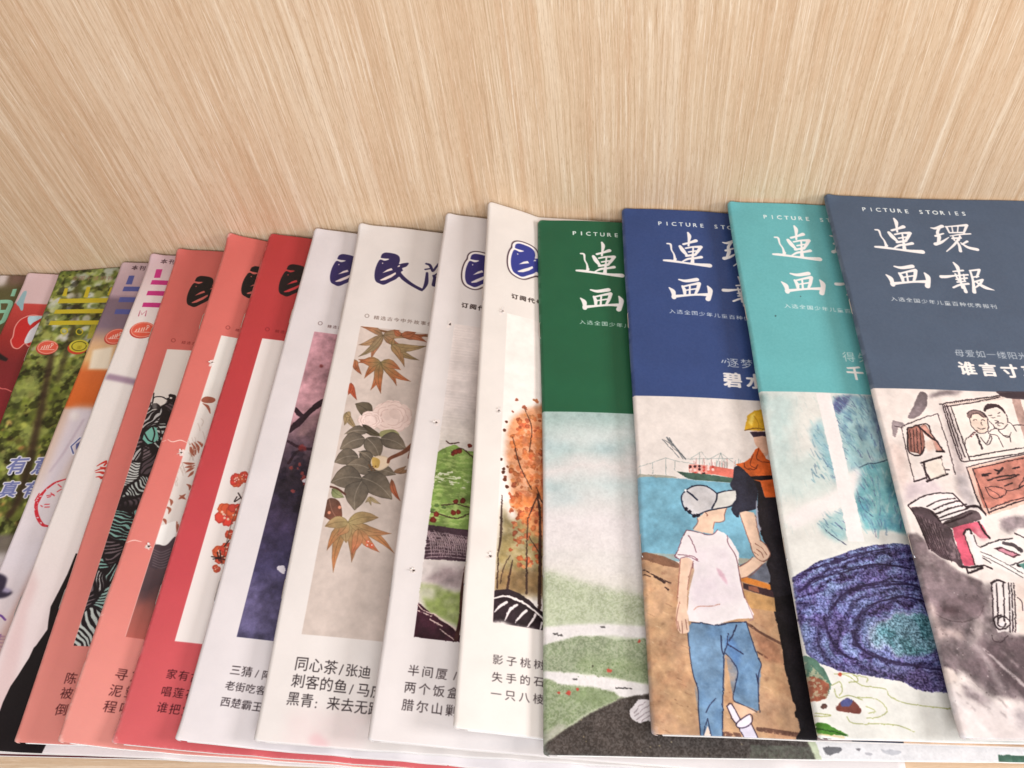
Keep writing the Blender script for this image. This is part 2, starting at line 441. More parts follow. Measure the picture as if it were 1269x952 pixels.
class Sheet:
    def __init__(s, key, base):
        s.i = [k for k, m in enumerate(MAGS) if m['key'] == key][0]; s.m = MAGS[s.i]; s.key = key
        s.H = s.m['H']; s.px = np.zeros((CH, CW, 3), np.float32) + np.array(base, np.float32)
        s.relief = None
    # photo pixel -> sheet pixel
    def P(s, pts):
        p = np.atleast_2d(np.array(pts, float)) / 1000.0
        q = np.c_[p, np.ones(len(p))] @ s.H.T
        q = q[:, :2] / q[:, 2:] * 50
        return q * (KP, CH / s.m['L'])
    def S(s, pt):                                       # local scale
        a = s.P([pt, (pt[0] + 1, pt[1]), (pt[0], pt[1] + 1)])
        d1, d2 = a[1] - a[0], a[2] - a[0]
        return math.sqrt(abs(d1[0] * d2[1] - d1[1] * d2[0]))
    def put(s, mask, x0, y0, col, alpha=1.0, mode='mix'):
        h, w = mask.shape
        xa, ya = max(x0, 0), max(y0, 0); xb, yb = min(x0 + w, CW), min(y0 + h, CH)
        if xb <= xa or yb <= ya: return
        mk = (mask[ya - y0:yb - y0, xa - x0:xb - x0] * alpha)[..., None]
        reg = s.px[ya:yb, xa:xb]
        if callable(col): cc = col(xa, ya, xb, yb)
        else: cc = np.array(col, np.float32)
        if mode == 'mul': reg *= 1 - mk * (1 - cc / 255.0)
        else: reg += (cc - reg) * mk
    def raster(s, loops, pad=2):
        allp = np.concatenate([np.asarray(l) for l in loops])
        x0, y0 = np.floor(allp.min(0)).astype(int) - pad; x1, y1 = np.ceil(allp.max(0)).astype(int) + pad
        x0, y0 = max(x0, -60), max(y0, -60); x1, y1 = min(x1, CW + 60), min(y1, CH + 60)
        if x1 - x0 < 2 or y1 - y0 < 2: return None, 0, 0
        return coverage(loops, x1 - x0, y1 - y0, x0, y0), x0, y0
    def poly(s, pts, col, a=1.0, soft=0, smooth=False, rough=0.0, seed=1, mode='mix', edge=0.0, sheet=False, tex=None, rscale=1.2):
        """filled shape; soft = blur in photo pixels, rough = ragged edge, edge = pigment gathered at the rim"""
        p = np.array(pts, float) if sheet else s.P(pts)
        if smooth: p = smooth_path(p, True)
        sc = 1.0 if sheet else s.S(np.mean(np.array(pts, float), 0))
        r = soft * sc
        m, x0, y0 = s.raster([p], pad=int(3 + r * 2 + rough * 10))
        if m is None: return
        if r > 0.6: m = blur(m, r)
        def crop(f):
            h, w = m.shape; out = np.full((h, w), 0.5, np.float32)
            xa, ya = max(x0, 0), max(y0, 0); xb, yb = min(x0 + w, CW), min(y0 + h, CH)
            if xb > xa and yb > ya: out[ya - y0:yb - y0, xa - x0:xb - x0] = f[ya:yb, xa:xb]
            return out
        if rough:
            b = blur(m, max(1.5, rough * 6)) if r < 2 else m
            n = crop(fbm(rscale, seed, 4))
            m = sstep(b + (n - 0.5) * rough * 1.6, 0.42, 0.58) if r < 2 else np.clip(b * (0.6 + 0.8 * n) , 0, 1)
        if tex is not None: m = m * np.clip(crop(tex), 0, 1)
        s.put(m, x0, y0, col, a, mode)
        if edge:
            e = m * (1 - blur(m, 2.2)); s.put(np.clip(e * 2.2, 0, 1), x0, y0, tuple(np.array(col) * 0.45) if not callable(col) else (60, 45, 50), edge)
    def line(s, pts, w, col, a=1.0, smooth=True, soft=0, sheet=False, dry=0.0, seed=3, mode='mix'):
        """brush line, w = widths in photo pixels (one or one per point)"""
        P0 = np.array(pts, float) if sheet else s.P(pts)
        sc = 1.0 if sheet else s.S(np.mean(np.array(pts, float), 0))
        ww = np.array([w] * len(P0) if np.isscalar(w) else w, float) * sc / 2
        if len(ww) != len(P0): ww = np.interp(np.linspace(0, 1, len(P0)), np.linspace(0, 1, len(ww)), ww)
        if smooth and len(P0) > 2:
            q = smooth_path(np.c_[P0, ww]); P0, ww = q[:, :2], np.abs(q[:, 2])
        ww = np.maximum(ww, 0.35)
        d = np.gradient(P0, axis=0); d /= np.maximum(np.hypot(d[:, 0], d[:, 1]), 1e-6)[:, None]
        nn = np.stack([-d[:, 1], d[:, 0]], -1)
        Lp, Rp = P0 + nn * ww[:, None], P0 - nn * ww[:, None]
        def cap(c, dr, r, n0):
            an = np.linspace(0, math.pi, 6)[1:-1]
            return [c + r * (n0 * math.cos(t) + dr * math.sin(t)) for t in an]
        loop = list(Lp) + cap(P0[-1], d[-1], ww[-1], nn[-1]) + list(Rp[::-1]) + cap(P0[0], -d[0], ww[0], -nn[0])
        m, x0, y0 = s.raster([np.array(loop)], pad=3 + int(soft * sc * 2))
        if m is None: return
        if soft: m = blur(m, soft * sc)
        if dry:
            h, w_ = m.shape; f = fbm(0.35, seed, 3); xa, ya = max(x0, 0), max(y0, 0); xb, yb = min(x0 + w_, CW), min(y0 + h, CH)
            if xb > xa and yb > ya: m[ya - y0:yb - y0, xa - x0:xb - x0] *= sstep(f[ya:yb, xa:xb], dry * 0.5, dry * 0.5 + 0.15)
        s.put(m, x0, y0, col, a, mode)
    def spot(s, pt, r, col, a=1.0, soft=0.0, squash=1.0, ang=0.0, rough=0.0, seed=1, mode='mix', edge=0.0):
        t = np.linspace(0, 2 * math.pi, 15)[:-1]; rg = np.random.RandomState(seed)
        rr = r * (1 + (rg.rand(14) - 0.5) * rough)
        x = np.cos(t) * rr; y = np.sin(t) * rr * squash
        c, sn = math.cos(ang), math.sin(ang)
        s.poly(np.stack([pt[0] + x * c - y * sn, pt[1] + x * sn + y * c], -1), col, a, soft=soft, mode=mode, edge=edge)
    def leaf(s, base, tip, w, c0, c1, rib=None, bend=0.1, a=1.0):
        b, t = np.array(base, float), np.array(tip, float); d = t - b; n = np.array((-d[1], d[0])); L = np.hypot(*d); n /= max(L, 1e-6)
        def at(f, k): return b + d * f + n * (k * w + bend * L * math.sin(f * math.pi))
        prof = [(0, 0), (0.1, 0.3), (0.28, 0.5), (0.5, 0.5), (0.75, 0.33), (0.9, 0.14), (1, 0)] if w > 13 else [(0, 0), (0.12, 0.32), (0.3, 0.5), (0.5, 0.46), (0.75, 0.24), (0.9, 0.09), (1, 0)]
        up = [at(f, k) for f, k in prof]; dn = [at(f, -k) for f, k in prof[::-1][1:-1]]
        sb, st = s.P([b, t]); ax = st - sb; l2 = max((ax ** 2).sum(), 1)
        c0, c1 = np.array(c0, np.float32), np.array(c1, np.float32)
        def col(xa, ya, xb, yb):
            X, Y = np.meshgrid(np.arange(xa, xb), np.arange(ya, yb))
            f = np.clip(((X - sb[0]) * ax[0] + (Y - sb[1]) * ax[1]) / l2, 0, 1)[..., None]
            k = 0.93 + 0.14 * fbm(0.4, 5, 2)[ya:yb, xa:xb][..., None]
            return (c0 * (1 - f) + c1 * f) * k
        s.poly(up + dn, col, a, smooth=w > 13)
        dk = tuple(np.array(c0) * 0.55)
        s.line(up + [tip], 0.5, dk, 0.55, smooth=False); s.line([base] + dn[::-1], 0.5, dk, 0.45, smooth=False)
        s.line([at(f, 0) for f in (0, .3, .6, .95)], 0.55, rib if rib else dk, 0.6)
    def text(s, body, pa, pb, col, size=0.92, bold=0.0, a=1.0, slant=0.0, tall=1.0, n=None, rec=None):
        """row of characters: pa, pb = photo pixels of the lower left of the first and the last character"""
        A, B = s.P([pa, pb]); n = n or max(len(body) - 1, 1)
        step = (B - A) / n; em = abs(step[0]) * size
        for k, ch in enumerate(body):
            if ch == ' ': continue
            v, ed = glyph(ch, 0.0)
            if len(v) == 0: continue
            if ord(ch) < 128: v = v - (v[:, 0].mean() * 0 + (v[:, 0].min() + v[:, 0].max()) / 2 - 0.45, 0)
            if bold and rec is None:
                for q in range(7):
                    bo = bold * em * 0.8; dx, dy = bo * math.cos(q), bo * math.sin(q) * 0.8
                    sv = s.P; s.P = lambda z_, dx=dx, dy=dy: np.array([A, B]) + (dx, dy)
                    s.text(ch, pa, pb, col, size, 0.0, a, slant, tall, n, rec=k + 1); s.P = sv
            o = A + step * (k if rec is None else rec - 1)
            w = v * (em, em * tall) ; w = w + np.stack([w[:, 1] * slant, w[:, 0] * 0], -1) + o
            x0, y0 = np.floor(w.min(0)).astype(int) - 2; x1, y1 = np.ceil(w.max(0)).astype(int) + 2
            h, wd = y1 - y0, x1 - x0
            acc = np.zeros((h * SUB, wd + 2), np.float32)
            for p, q in ed:
                ax, ay = w[p]; bx, by = w[q]
                if ay == by: continue
                sg = 1.0
                if ay > by: ax, ay, bx, by, sg = bx, by, ax, ay, -1.0
                k0 = int(math.ceil((ay - y0) * SUB - 0.5)); k1 = int(math.ceil((by - y0) * SUB - 0.5)) - 1
                if k1 < k0: continue
                ks = np.arange(k0, k1 + 1); yy = y0 + (ks + 0.5) / SUB
                xx = ax + (yy - ay) * (bx - ax) / (by - ay) - x0
                xi = xx.astype(int); fr = xx - xi
                acc[ks, xi] += sg * (1 - fr); acc[ks, xi + 1] += sg * fr
            c = np.minimum(np.abs(np.cumsum(acc, 1)[:, :wd]), 1.0).reshape(h, SUB, wd).mean(1)
            s.put(c, x0, y0, col, a)
    def rows(s):                                         # sheet coordinates
        return np.meshgrid(np.arange(CW), np.arange(CH))
    def vgrad(s, stops, s0=None):
        """vertical colour run: stops = [(photo point, colour)], mapped by height on the sheet"""
        ys = [s.P([p])[0][1] for p, _ in stops]; cs = np.array([c for _, c in stops], np.float32)
        o = np.argsort(ys); ys = np.array(ys)[o]; cs = cs[o]
        y = np.arange(CH); col = np.stack([np.interp(y, ys, cs[:, k]) for k in range(3)], -1)
        return col.astype(np.float32)
    def grain(s, amt, c=0.16, seed=2):
        s.px += (fbm(c, seed, 2) - 0.5)[..., None] * amt
    def painterly(s, y0, y1, x0=0, x1=CW, amp=1.6, tone=0.12, seed=5, speck=7.0):
        """hand-made look for a printed painting: wobbling contours, pigment granulation, brushed tone"""
        y0, y1, x0, x1 = int(max(y0, 0)), int(min(y1, CH)), int(max(x0, 0)), int(min(x1, CW))
        R = s.px[y0:y1, x0:x1]
        Y, X = np.mgrid[0:R.shape[0], 0:R.shape[1]]
        d1 = (fbm(0.45, seed, 3)[y0:y1, x0:x1] - 0.5) * 1.7 * amp; d2 = (fbm(0.45, seed + 50, 3)[y0:y1, x0:x1] - 0.5) * 1.7 * amp
        yi = np.clip(np.rint(Y + d1).astype(int), 0, R.shape[0] - 1); xi = np.clip(np.rint(X + d2).astype(int), 0, R.shape[1] - 1)
        R = R[yi, xi]
        lum = R.mean(-1, keepdims=True); body = np.clip((232 - lum) / 120, 0.12, 1)
        g = (fbm(2.2, seed + 3, 4)[y0:y1, x0:x1, None] - 0.5) * 2 * tone + (fbm(0.6, seed + 9, 3)[y0:y1, x0:x1, None] - 0.5) * 1.2 * tone
        R = R * (1 + g * body * 1.6) + (fbm(0.11, seed + 4, 2)[y0:y1, x0:x1, None] - 0.5) * speck * 2 * body
        wet = blur(lum[..., 0], 5) - lum[..., 0]                     # pigment pools at the rim of a dark wash
        R = R - np.clip(-wet, 0, 30)[..., None] * -0.15 - (np.clip(wet, 0, 40) * fbm(0.8, seed + 1, 2)[y0:y1, x0:x1])[..., None] * 0.35
        s.px[y0:y1, x0:x1] = np.clip(R, 0, 255).astype(np.float32)
    def wear(s, amt=1.0, seed=1, col=(238, 232, 228)):
        """rubbed colour on the fold and small nicks along the edges"""
        X, Y = s.rows(); n = fbm(0.9, 60 + seed + s.i, 4); n2 = fbm(0.25, 70 + seed + s.i, 3)
        e = np.exp(-X / 2.6) * sstep(n, 0.40, 0.60) * 1.1 + np.exp(-X / 1.3) * 0.45
        e = e + (np.exp(-(CH - Y) / 1.6) + np.exp(-Y / 1.4)) * sstep(n2, 0.5, 0.7) * 0.5
        for cxx, cyy in ((0, CH), (0, 0)):
            d = np.hypot(X - cxx, Y - cyy); e = e + sstep(d + (n2 - 0.5) * 16, 14, 4) * 0.6
        s.px += (np.array(col, np.float32) - s.px) * np.clip(e * amt * 0.75, 0, 0.9)[..., None]
    def image(s):
        im = bpy.data.images.new(s.key + '_print', CW, CH, alpha=False)
        a = np.ones((CH, CW, 4), np.float32); a[..., :3] = np.clip(s.px, 0, 255) / 255.0
        im.pixels.foreach_set(a.ravel()); im.update()
        return im

def Z(ox, oy, sc, pts):
    return [(ox + x / sc, oy + y / sc) for x, y in pts]

def print_material(sheet, rough=0.42, spec=0.27):
    m, nt, b = new_mat(sheet.key + '_cover_print', rough, spec)
    ti = nt.nodes.new('ShaderNodeTexImage'); ti.image = sheet.image(); ti.extension = 'EXTEND'; ti.interpolation = 'Cubic'
    uv = nt.nodes.new('ShaderNodeUVMap'); uv.uv_map = 'UVMap'
    nt.links.new(uv.outputs[0], ti.inputs[0])
    tc = nd(nt, 'ShaderNodeTexCoord')
    # slight tone drift and specks of a handled cover
    n1 = nd(nt, 'ShaderNodeTexNoise', i_Scale=28.0, i_Detail=4.0); nt.links.new(tc.outputs['Object'], n1.inputs['Vector'])
    r1 = nd(nt, 'ShaderNodeMapRange'); r1.inputs['To Min'].default_value = 0.955; r1.inputs['To Max'].default_value = 1.035
    nt.links.new(n1.outputs['Fac'], r1.inputs['Value'])
    mx = nd(nt, 'ShaderNodeMix', data_type='RGBA', blend_type='MULTIPLY'); mx.inputs['Factor'].default_value = 1.0
    nt.links.new(ti.outputs['Color'], mx.inputs['A']); nt.links.new(r1.outputs[0], mx.inputs['B'])
    nt.links.new(mx.outputs['Result'], b.inputs['Base Color'])
    n2 = nd(nt, 'ShaderNodeTexNoise', i_Scale=900.0, i_Detail=3.0); nt.links.new(tc.outputs['Object'], n2.inputs['Vector'])
    n3 = nd(nt, 'ShaderNodeTexNoise', i_Scale=22.0, i_Detail=2.0); nt.links.new(tc.outputs['Object'], n3.inputs['Vector'])
    bp = nd(nt, 'ShaderNodeBump'); bp.inputs['Strength'].default_value = 0.35; bp.inputs['Distance'].default_value = 0.00006
    nt.links.new(n2.outputs['Fac'], bp.inputs['Height'])
    bq = nd(nt, 'ShaderNodeBump'); bq.inputs['Strength'].default_value = 0.5; bq.inputs['Distance'].default_value = 0.0012
    nt.links.new(n3.outputs['Fac'], bq.inputs['Height']); nt.links.new(bp.outputs[0], bq.inputs['Normal'])
    nt.links.new(bq.outputs[0], b.inputs['Normal'])
    rr = nd(nt, 'ShaderNodeMapRange'); rr.inputs['To Min'].default_value = rough - 0.08; rr.inputs['To Max'].default_value = rough + 0.12
    nt.links.new(n1.outputs['Fac'], rr.inputs['Value']); nt.links.new(rr.outputs[0], b.inputs['Roughness'])
    return m
# ------------------------------------------------------------------ mastheads (measured on the slate and the maple cover, shared by the series)
SL = Sheet('slate', (0, 0, 0)); MP = Sheet('maple', (0, 0, 0))
def zs(pts): return SL.P(Z(1060, 240, 5.952, pts))
def zm(pts): return MP.P(Z(440, 300, 7.933, pts))
PEN = [  # points, widths (zoom pixels) : brush strokes of the four characters
    ([(145, 270), (172, 276), (188, 318), (212, 350), (228, 390)], [12, 15, 11, 12, 20]),
    ([(146, 396), (200, 400), (300, 413), (400, 424), (495, 430)], [16, 22, 17, 22, 34]),
    ([(232, 386), (210, 402)], [16, 10]),
    ([(284, 186), (300, 212), (304, 250), (308, 285)], [14, 26, 16, 14]),
    ([(268, 274), (310, 262), (355, 246)], [18, 17, 28]),
    ([(246, 290), (272, 320), (298, 345), (318, 362)], [22, 30, 22, 14]),
    ([(290, 304), (345, 293), (402, 292)], [14, 16, 26]),
    ([(402, 292), (386, 325), (368, 355)], [24, 22, 16]),
    ([(318, 332), (372, 322)], [13, 13]),
    ([(306, 362), (374, 350)], [18, 18]),
    ([(345, 296), (352, 340), (362, 412)], [12, 14, 26]),
    ([(286, 404), (325, 384), (372, 378), (420, 368)], [10, 18, 18, 24]),
    ([(286, 540), (340, 550), (420, 538)], [12, 24, 30]),
    ([(226, 602), (258, 628), (270, 655), (276, 676)], [10, 30, 26, 30]),
    ([(270, 668), (350, 660), (440, 652), (520, 650)], [26, 18, 17, 26]),
    ([(510, 586), (532, 612), (538, 640), (532, 684)], [12, 32, 30, 34]),
    ([(322, 590), (342, 618), (352, 652)], [16, 24, 18]),
    ([(330, 592), (385, 578), (442, 566)], [14, 16, 24]),
    ([(444, 568), (440, 610), (430, 648)], [24, 22, 16]),
    ([(376, 580), (388, 650)], [12, 14]),
    ([(342, 622), (440, 606)], [11, 13]),
    ([(556, 252), (590, 256), (640, 240)], [8, 20, 28]),
    ([(622, 248), (606, 285), (618, 320), (612, 360)], [18, 20, 26, 18]),
    ([(592, 312), (650, 294)], [18, 12]),
    ([(592, 372), (635, 358), (690, 322)], [28, 20, 6]),
    ([(664, 244), (745, 238), (822, 232)], [10, 14, 22]),
    ([(672, 244), (694, 288)], [16, 12]), ([(822, 234), (800, 290)], [20, 14]),
    ([(694, 288), (796, 286)], [12, 13]), ([(712, 244), (720, 284)], [9, 9]), ([(758, 240), (754, 284)], [9, 9]),
    ([(700, 312), (780, 300), (850, 296)], [8, 13, 12]),
    ([(716, 330), (778, 326)], [16, 16]), ([(722, 318), (732, 345)], [14, 12]), ([(772, 312), (764, 345)], [14, 12]),
    ([(762, 334), (728, 378), (674, 426)], [16, 16, 8]),
    ([(750, 350), (768, 385), (776, 424)], [12, 18, 22]),
    ([(826, 352), (786, 374)], [18, 10]),
    ([(778, 362), (832, 396), (900, 412)], [10, 22, 26]),
    ([(724, 508), (752, 540), (762, 575)], [12, 26, 18]),
    ([(722, 574), (795, 566)], [12, 15]),
    ([(634, 612), (670, 612), (740, 604), (830, 598)], [26, 24, 13, 14]),
    ([(744, 632), (824, 622)], [12, 14]), ([(764, 574), (776, 640), (792, 695)], [16, 16, 18]),
    ([(738, 592), (760, 640)], [14, 12]), ([(800, 596), (806, 640)], [12, 12]),
    ([(724, 692), (772, 672), (834, 664)], [14, 16, 18]), ([(752, 652), (812, 646)], [12, 12]),
    ([(798, 670), (808, 700), (816, 724)], [14, 20, 24]),
    ([(844, 568), (916, 560)], [13, 16]), ([(914, 562), (906, 590), (894, 616)], [18, 16, 14]),
    ([(848, 570), (868, 640), (878, 726)], [14, 16, 26]), ([(860, 616), (908, 610)], [12, 13]),
    ([(870, 652), (940, 634)], [13, 16]), ([(936, 640), (918, 668), (884, 694)], [16, 16, 10]),
    ([(892, 652), (955, 690), (1026, 712)], [12, 26, 5]),
]
PENS = [(zs(p), [w / 5.952 * SL.S((1150, 320)) for w in ws]) for p, ws in PEN]
MIN_OUT = [(255,150),(268,122),(300,108),(350,112),(405,125),(437,150),(442,190),(434,222),(470,214),(520,208),(528,218),(505,246),(465,262),(472,285),(452,302),(480,338),(520,374),(560,404),(610,434),(664,462),(662,484),(640,480),(590,456),(520,416),(460,372),(435,347),(400,372),(350,396),(285,425),(240,412),(205,390),(192,340),(200,270),(225,205),(250,176),(295,188),(338,172),(290,166),(258,160)]
MIN_SLITS = [[(268,310),(318,276),(360,261),(372,280),(330,292),(290,304)], [(245,378),(300,350),(350,328),(400,302),(404,320),(360,352),(300,379),(256,385)], [(428,236),(445,232),(440,246),(415,252)], [(266,208),(276,206),(278,216),(269,220)]]
JIAN = [([(700, 214), (736, 228), (762, 285)], [20, 26, 22]), ([(770, 282), (800, 240), (826, 214)], [20, 20, 26]), ([(690, 270), (735, 262)], [16, 14]),
        ([(708, 305), (700, 400), (676, 455), (655, 478)], [22, 34, 22, 14]), ([(770, 330), (790, 360), (775, 420)], [20, 44, 40]), ([(775, 330), (850, 290), (930, 300), (925, 420)], [14, 24, 30, 34])]
MINP = smooth_path(zm(MIN_OUT), True, 4); MINS = [zm(q) for q in MIN_SLITS]
JIANP = [(zm(p), [w / 7.933 * MP.S((500, 360)) for w in ws]) for p, ws in JIAN]

def picture_stories(sh, ink=(232, 226, 224), anchor=None, sub=None, head=None):
    """masthead of the large-format series; anchor = photo point of the left foot of the P"""
    ref = SL.P([(1067, 262)])[0]; off = sh.P([anchor])[0] - ref
    R = lambda p: SL.P([p])[0] + off
    for P_, w in PENS: sh.line(P_ + off, w, ink, sheet=True)
    def row(body, pa, pb, col, **kw):
        A, B = R(pa), R(pb)
        sv = sh.P; sh.P = lambda q: np.array([A, B]); sh.text(body, pa, pb, col, **kw); sh.P = sv
    row('PICTURE STORIES', (1067, 262), (1191, 267), (222, 226, 224), size=1.05, bold=0.004)
    row('入选全国少年儿童百种优秀报刊', (1104, 373), (1228, 382), (222, 226, 226), size=0.90, tall=0.88)
def min_masthead(sh, ink, left, outlined=False, blue=None):
    """brush masthead; left = photo point of the leftmost bulge of the first character"""
    ref = zm([(192, 340)])[0]; off = sh.P([left])[0] - ref
    if outlined:
        m, x0, y0 = sh.raster([MINP + off], pad=26)
        b = blur(m, 6.0); sh.put(sstep(b, 0.02, 0.06), x0, y0, (60, 40, 50)); 
        b2 = blur(m, 5.2); sh.put(sstep(b2, 0.05, 0.12), x0, y0, (232, 224, 222))
    for p, w in JIANP: sh.line(p + off, w, ink, sheet=True)
    sh.poly(MINP + off, ink, sheet=True)
    for q in MINS: sh.poly(q + off, blue, sheet=True)
def frame_s(sh, tl, bl, right=9):
    a, b = sh.P([tl, bl]); s0 = (a[0] + b[0]) / 2
    return s0, b[1], CW - right * KP, a[1]
def rect(sh, tl, bl, col, right=9, **kw):
    s0, y0, s1, y1 = frame_s(sh, tl, bl, right)
    sh.poly([(s0, y0), (s1, y0), (s1, y1), (s0, y1)], col, sheet=True, **kw); return s0, y0, s1, y1
class Clip:
    """paint inside a picture frame only"""
    def __init__(c, sh, fr): c.sh, c.fr = sh, fr
    def __enter__(c): c.old = c.sh.px.copy(); return c
    def __exit__(c, *a):
        s0, y0, s1, y1 = [int(round(q)) for q in c.fr]
        new = c.sh.px; c.old[y0:y1, s0:s1] = new[y0:y1, s0:s1]; c.sh.px = c.old
def wash_rect(sh, fr, cols, scale, seed, ax=1, ay=1, contrast=1.0):
    """mottled field between two inks inside a sheet rectangle"""
    s0, y0, s1, y1 = [int(q) for q in fr]
    n = np.clip((fbm(scale, seed, 5, ax, ay)[y0:y1, s0:s1] - 0.5) * contrast * 2 + 0.5, 0, 1)[..., None]
    a, b = np.array(cols[0], np.float32), np.array(cols[1], np.float32)
    sh.px[y0:y1, s0:s1] = a * (1 - n) + b * n
def vramp_rect(sh, fr, stops, rough=0.0, seed=1, scale=2.0):
    s0, y0, s1, y1 = [int(q) for q in fr]
    ys = [sh.P([p])[0][1] for p, _ in stops]; o = np.argsort(ys); ys = np.array(ys)[o]; cs = np.array([stops[k][1] for k in o], np.float32)
    Y = np.repeat(np.arange(y0, y1, dtype=np.float32)[:, None], s1 - s0, 1)
    if rough: Y = Y + (fbm(scale, seed, 4)[y0:y1, s0:s1] - 0.5) * rough * KP
    sh.px[y0:y1, s0:s1] = np.stack([np.interp(Y, ys, cs[:, k]) for k in range(3)], -1)

# ------------------------------------------------------------------ the covers
def art_brown():
    s = Sheet('brown', (92, 72, 55))
    X, Y = s.rows()
    n = fbm(3.0, 3, 5); s.px = np.array((70, 55, 40)) * (1 - n[..., None]) + np.array((130, 105, 85)) * n[..., None]
    s.px = s.px.astype(np.float32)
    s.poly([(-30, 338), (12, 338), (6, 356), (-30, 360)], (215, 200, 195), soft=3, rough=0.4)
    s.poly([(14, 338), (34, 338), (30, 352), (12, 356)], (120, 92, 80), soft=3)
    s.poly([(-40, 360), (34, 352), (10, 470), (-60, 470)], (88, 86, 52), soft=6, a=0.8)
    g = (138, 190, 160)
    s.poly(Z(0, 330, 7.93, [(125, 222), (165, 218), (140, 292), (100, 292)]), g)
    s.line(Z(0, 330, 7.93, [(-40, 350), (80, 345), (100, 370), (70, 440), (30, 530), (-20, 560)]), 5.2, g)
    s.line(Z(0, 330, 7.93, [(-30, 445), (60, 440)]), 4.6, g)
    s.line(Z(0, 330, 7.93, [(-60, 300), (-20, 400), (-60, 560)]), 6, g)
    s.grain(10); return s
def art_pink():
    s = Sheet('pink', (120, 40, 42))
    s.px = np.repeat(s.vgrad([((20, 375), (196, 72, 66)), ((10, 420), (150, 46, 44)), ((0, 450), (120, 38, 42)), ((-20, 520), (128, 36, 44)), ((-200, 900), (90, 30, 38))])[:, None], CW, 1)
    s.poly([(-20, 330), (120, 330), (120, 377), (-20, 376)], (214, 184, 184), soft=0.6)
    s.poly(Z(0, 330, 7.93, [(240, 250), (268, 255), (240, 350), (230, 425), (210, 437), (190, 400), (165, 370), (190, 330), (205, 300)]), (146, 178, 184), smooth=True)
    body = Z(0, 330, 7.93, [(270, 490), (330, 478), (430, 490), (520, 520), (500, 640), (330, 700), (300, 770), (270, 780), (240, 755), (180, 805), (130, 795), (108, 735), (130, 690), (150, 600), (200, 530)])
    s.poly(body, (190, 44, 44), smooth=True); s.line(body + body[:1], 1.3, (226, 150, 140))
    s.poly(Z(0, 330, 7.93, [(275, 500), (340, 485), (420, 492), (330, 545), (285, 580)]), (178, 206, 214), smooth=True)
    s.poly(Z(0, 330, 7.93, [(400, 540), (330, 590), (280, 640), (235, 745), (300, 740), (350, 670), (420, 600)]), (214, 212, 218), smooth=True)
    s.line(Z(0, 330, 7.93, [(270, 560), (300, 590), (330, 560)]), 1.2, (190, 44, 44))
    s.poly(Z(0, 330, 7.93, [(-40, 830), (20, 870), (80, 910), (60, 935), (-40, 910)]), (34, 26, 28), soft=0.6)
    s.line(Z(0, 480, 5.947, [(-60, -40), (0, 5), (40, 10), (80, 28)]), 1.2, (214, 110, 105))
    s.grain(6); return s
def bokeh(s, pal, n, rmin, rmax, seed, y0=0, y1=None):
    rg = np.random.RandomState(seed)
    for _ in range(n):
        r = rg.uniform(rmin, rmax); cx, cy = rg.uniform(0, 26 * KP), rg.uniform(y0, y1 or CH)
        R = int(r * 1.4) + 2; yy, xx = np.mgrid[-R:R + 1, -R:R + 1]
        a = rg.rand() * 3; q = rg.uniform(0.6, 1.0); u, v = xx * math.cos(a) + yy * math.sin(a), -xx * math.sin(a) + yy * math.cos(a)
        m = sstep(np.sqrt(u * u + v * v / q / q), r, r * 0.72).astype(np.float32)
        s.put(m, int(cx) - R, int(cy) - R, pal[rg.randint(len(pal))], rg.uniform(0.35, 0.9))
def badge(s, c, rx, ang, yellow=False):
    e = [(c[0] + rx * math.cos(t) * math.cos(ang) - 0.62 * rx * math.sin(t) * math.sin(ang), c[1] + rx * math.cos(t) * math.sin(ang) + 0.62 * rx * math.sin(t) * math.cos(ang)) for t in np.linspace(0, 6.28, 24)[:-1]]
    if yellow:
        s.poly([(x - 2, y + 2.5) for x, y in e], (206, 70, 48)); s.poly(e, (206, 192, 60))
        s.line([((x - c[0]) * 0.72 + c[0], (y - c[1]) * 0.72 + c[1]) for x, y in e], 1.0, (90, 84, 30)); s.text('图', (c[0] - 3.2, c[1] + 3.6), (c[0] + 3, c[1] + 3.4), (150, 130, 30), size=0.9, n=1); return
    s.poly([(x - 1.0, y + 1.0) for x, y in e], (178, 60, 52)); s.poly(e, (218, 92, 72))
    s.line([((x - c[0]) * 0.9 + c[0], (y - c[1]) * 0.9 + c[1]) for x, y in e], 0.7, (236, 176, 160))
    ca, sa = math.cos(ang), math.sin(ang)
    for k, (w, h) in enumerate(((-0.52, 0.3), (-0.3, 0.5), (-0.08, 0.45), (0.1, 0.5), (0.32, 0.3))):
        x, y = c[0] + w * rx * ca, c[1] + w * rx * sa - 0.4
        s.line([(x - 0.8, y + h * 4), (x + 0.8, y - h * 4.6)], 1.15, (240, 206, 190), smooth=False)
    s.spot((c[0] + rx * 0.42, c[1] - rx * 0.28), 1.7, (240, 214, 200)); s.spot((c[0] + rx * 0.42, c[1] - rx * 0.28), 0.9, (206, 70, 60))
    s.line([(c[0] - rx * 0.7, c[1] + 2.6), (c[0] + rx * 0.6, c[1] + 3.0)], 0.8, (240, 196, 184))
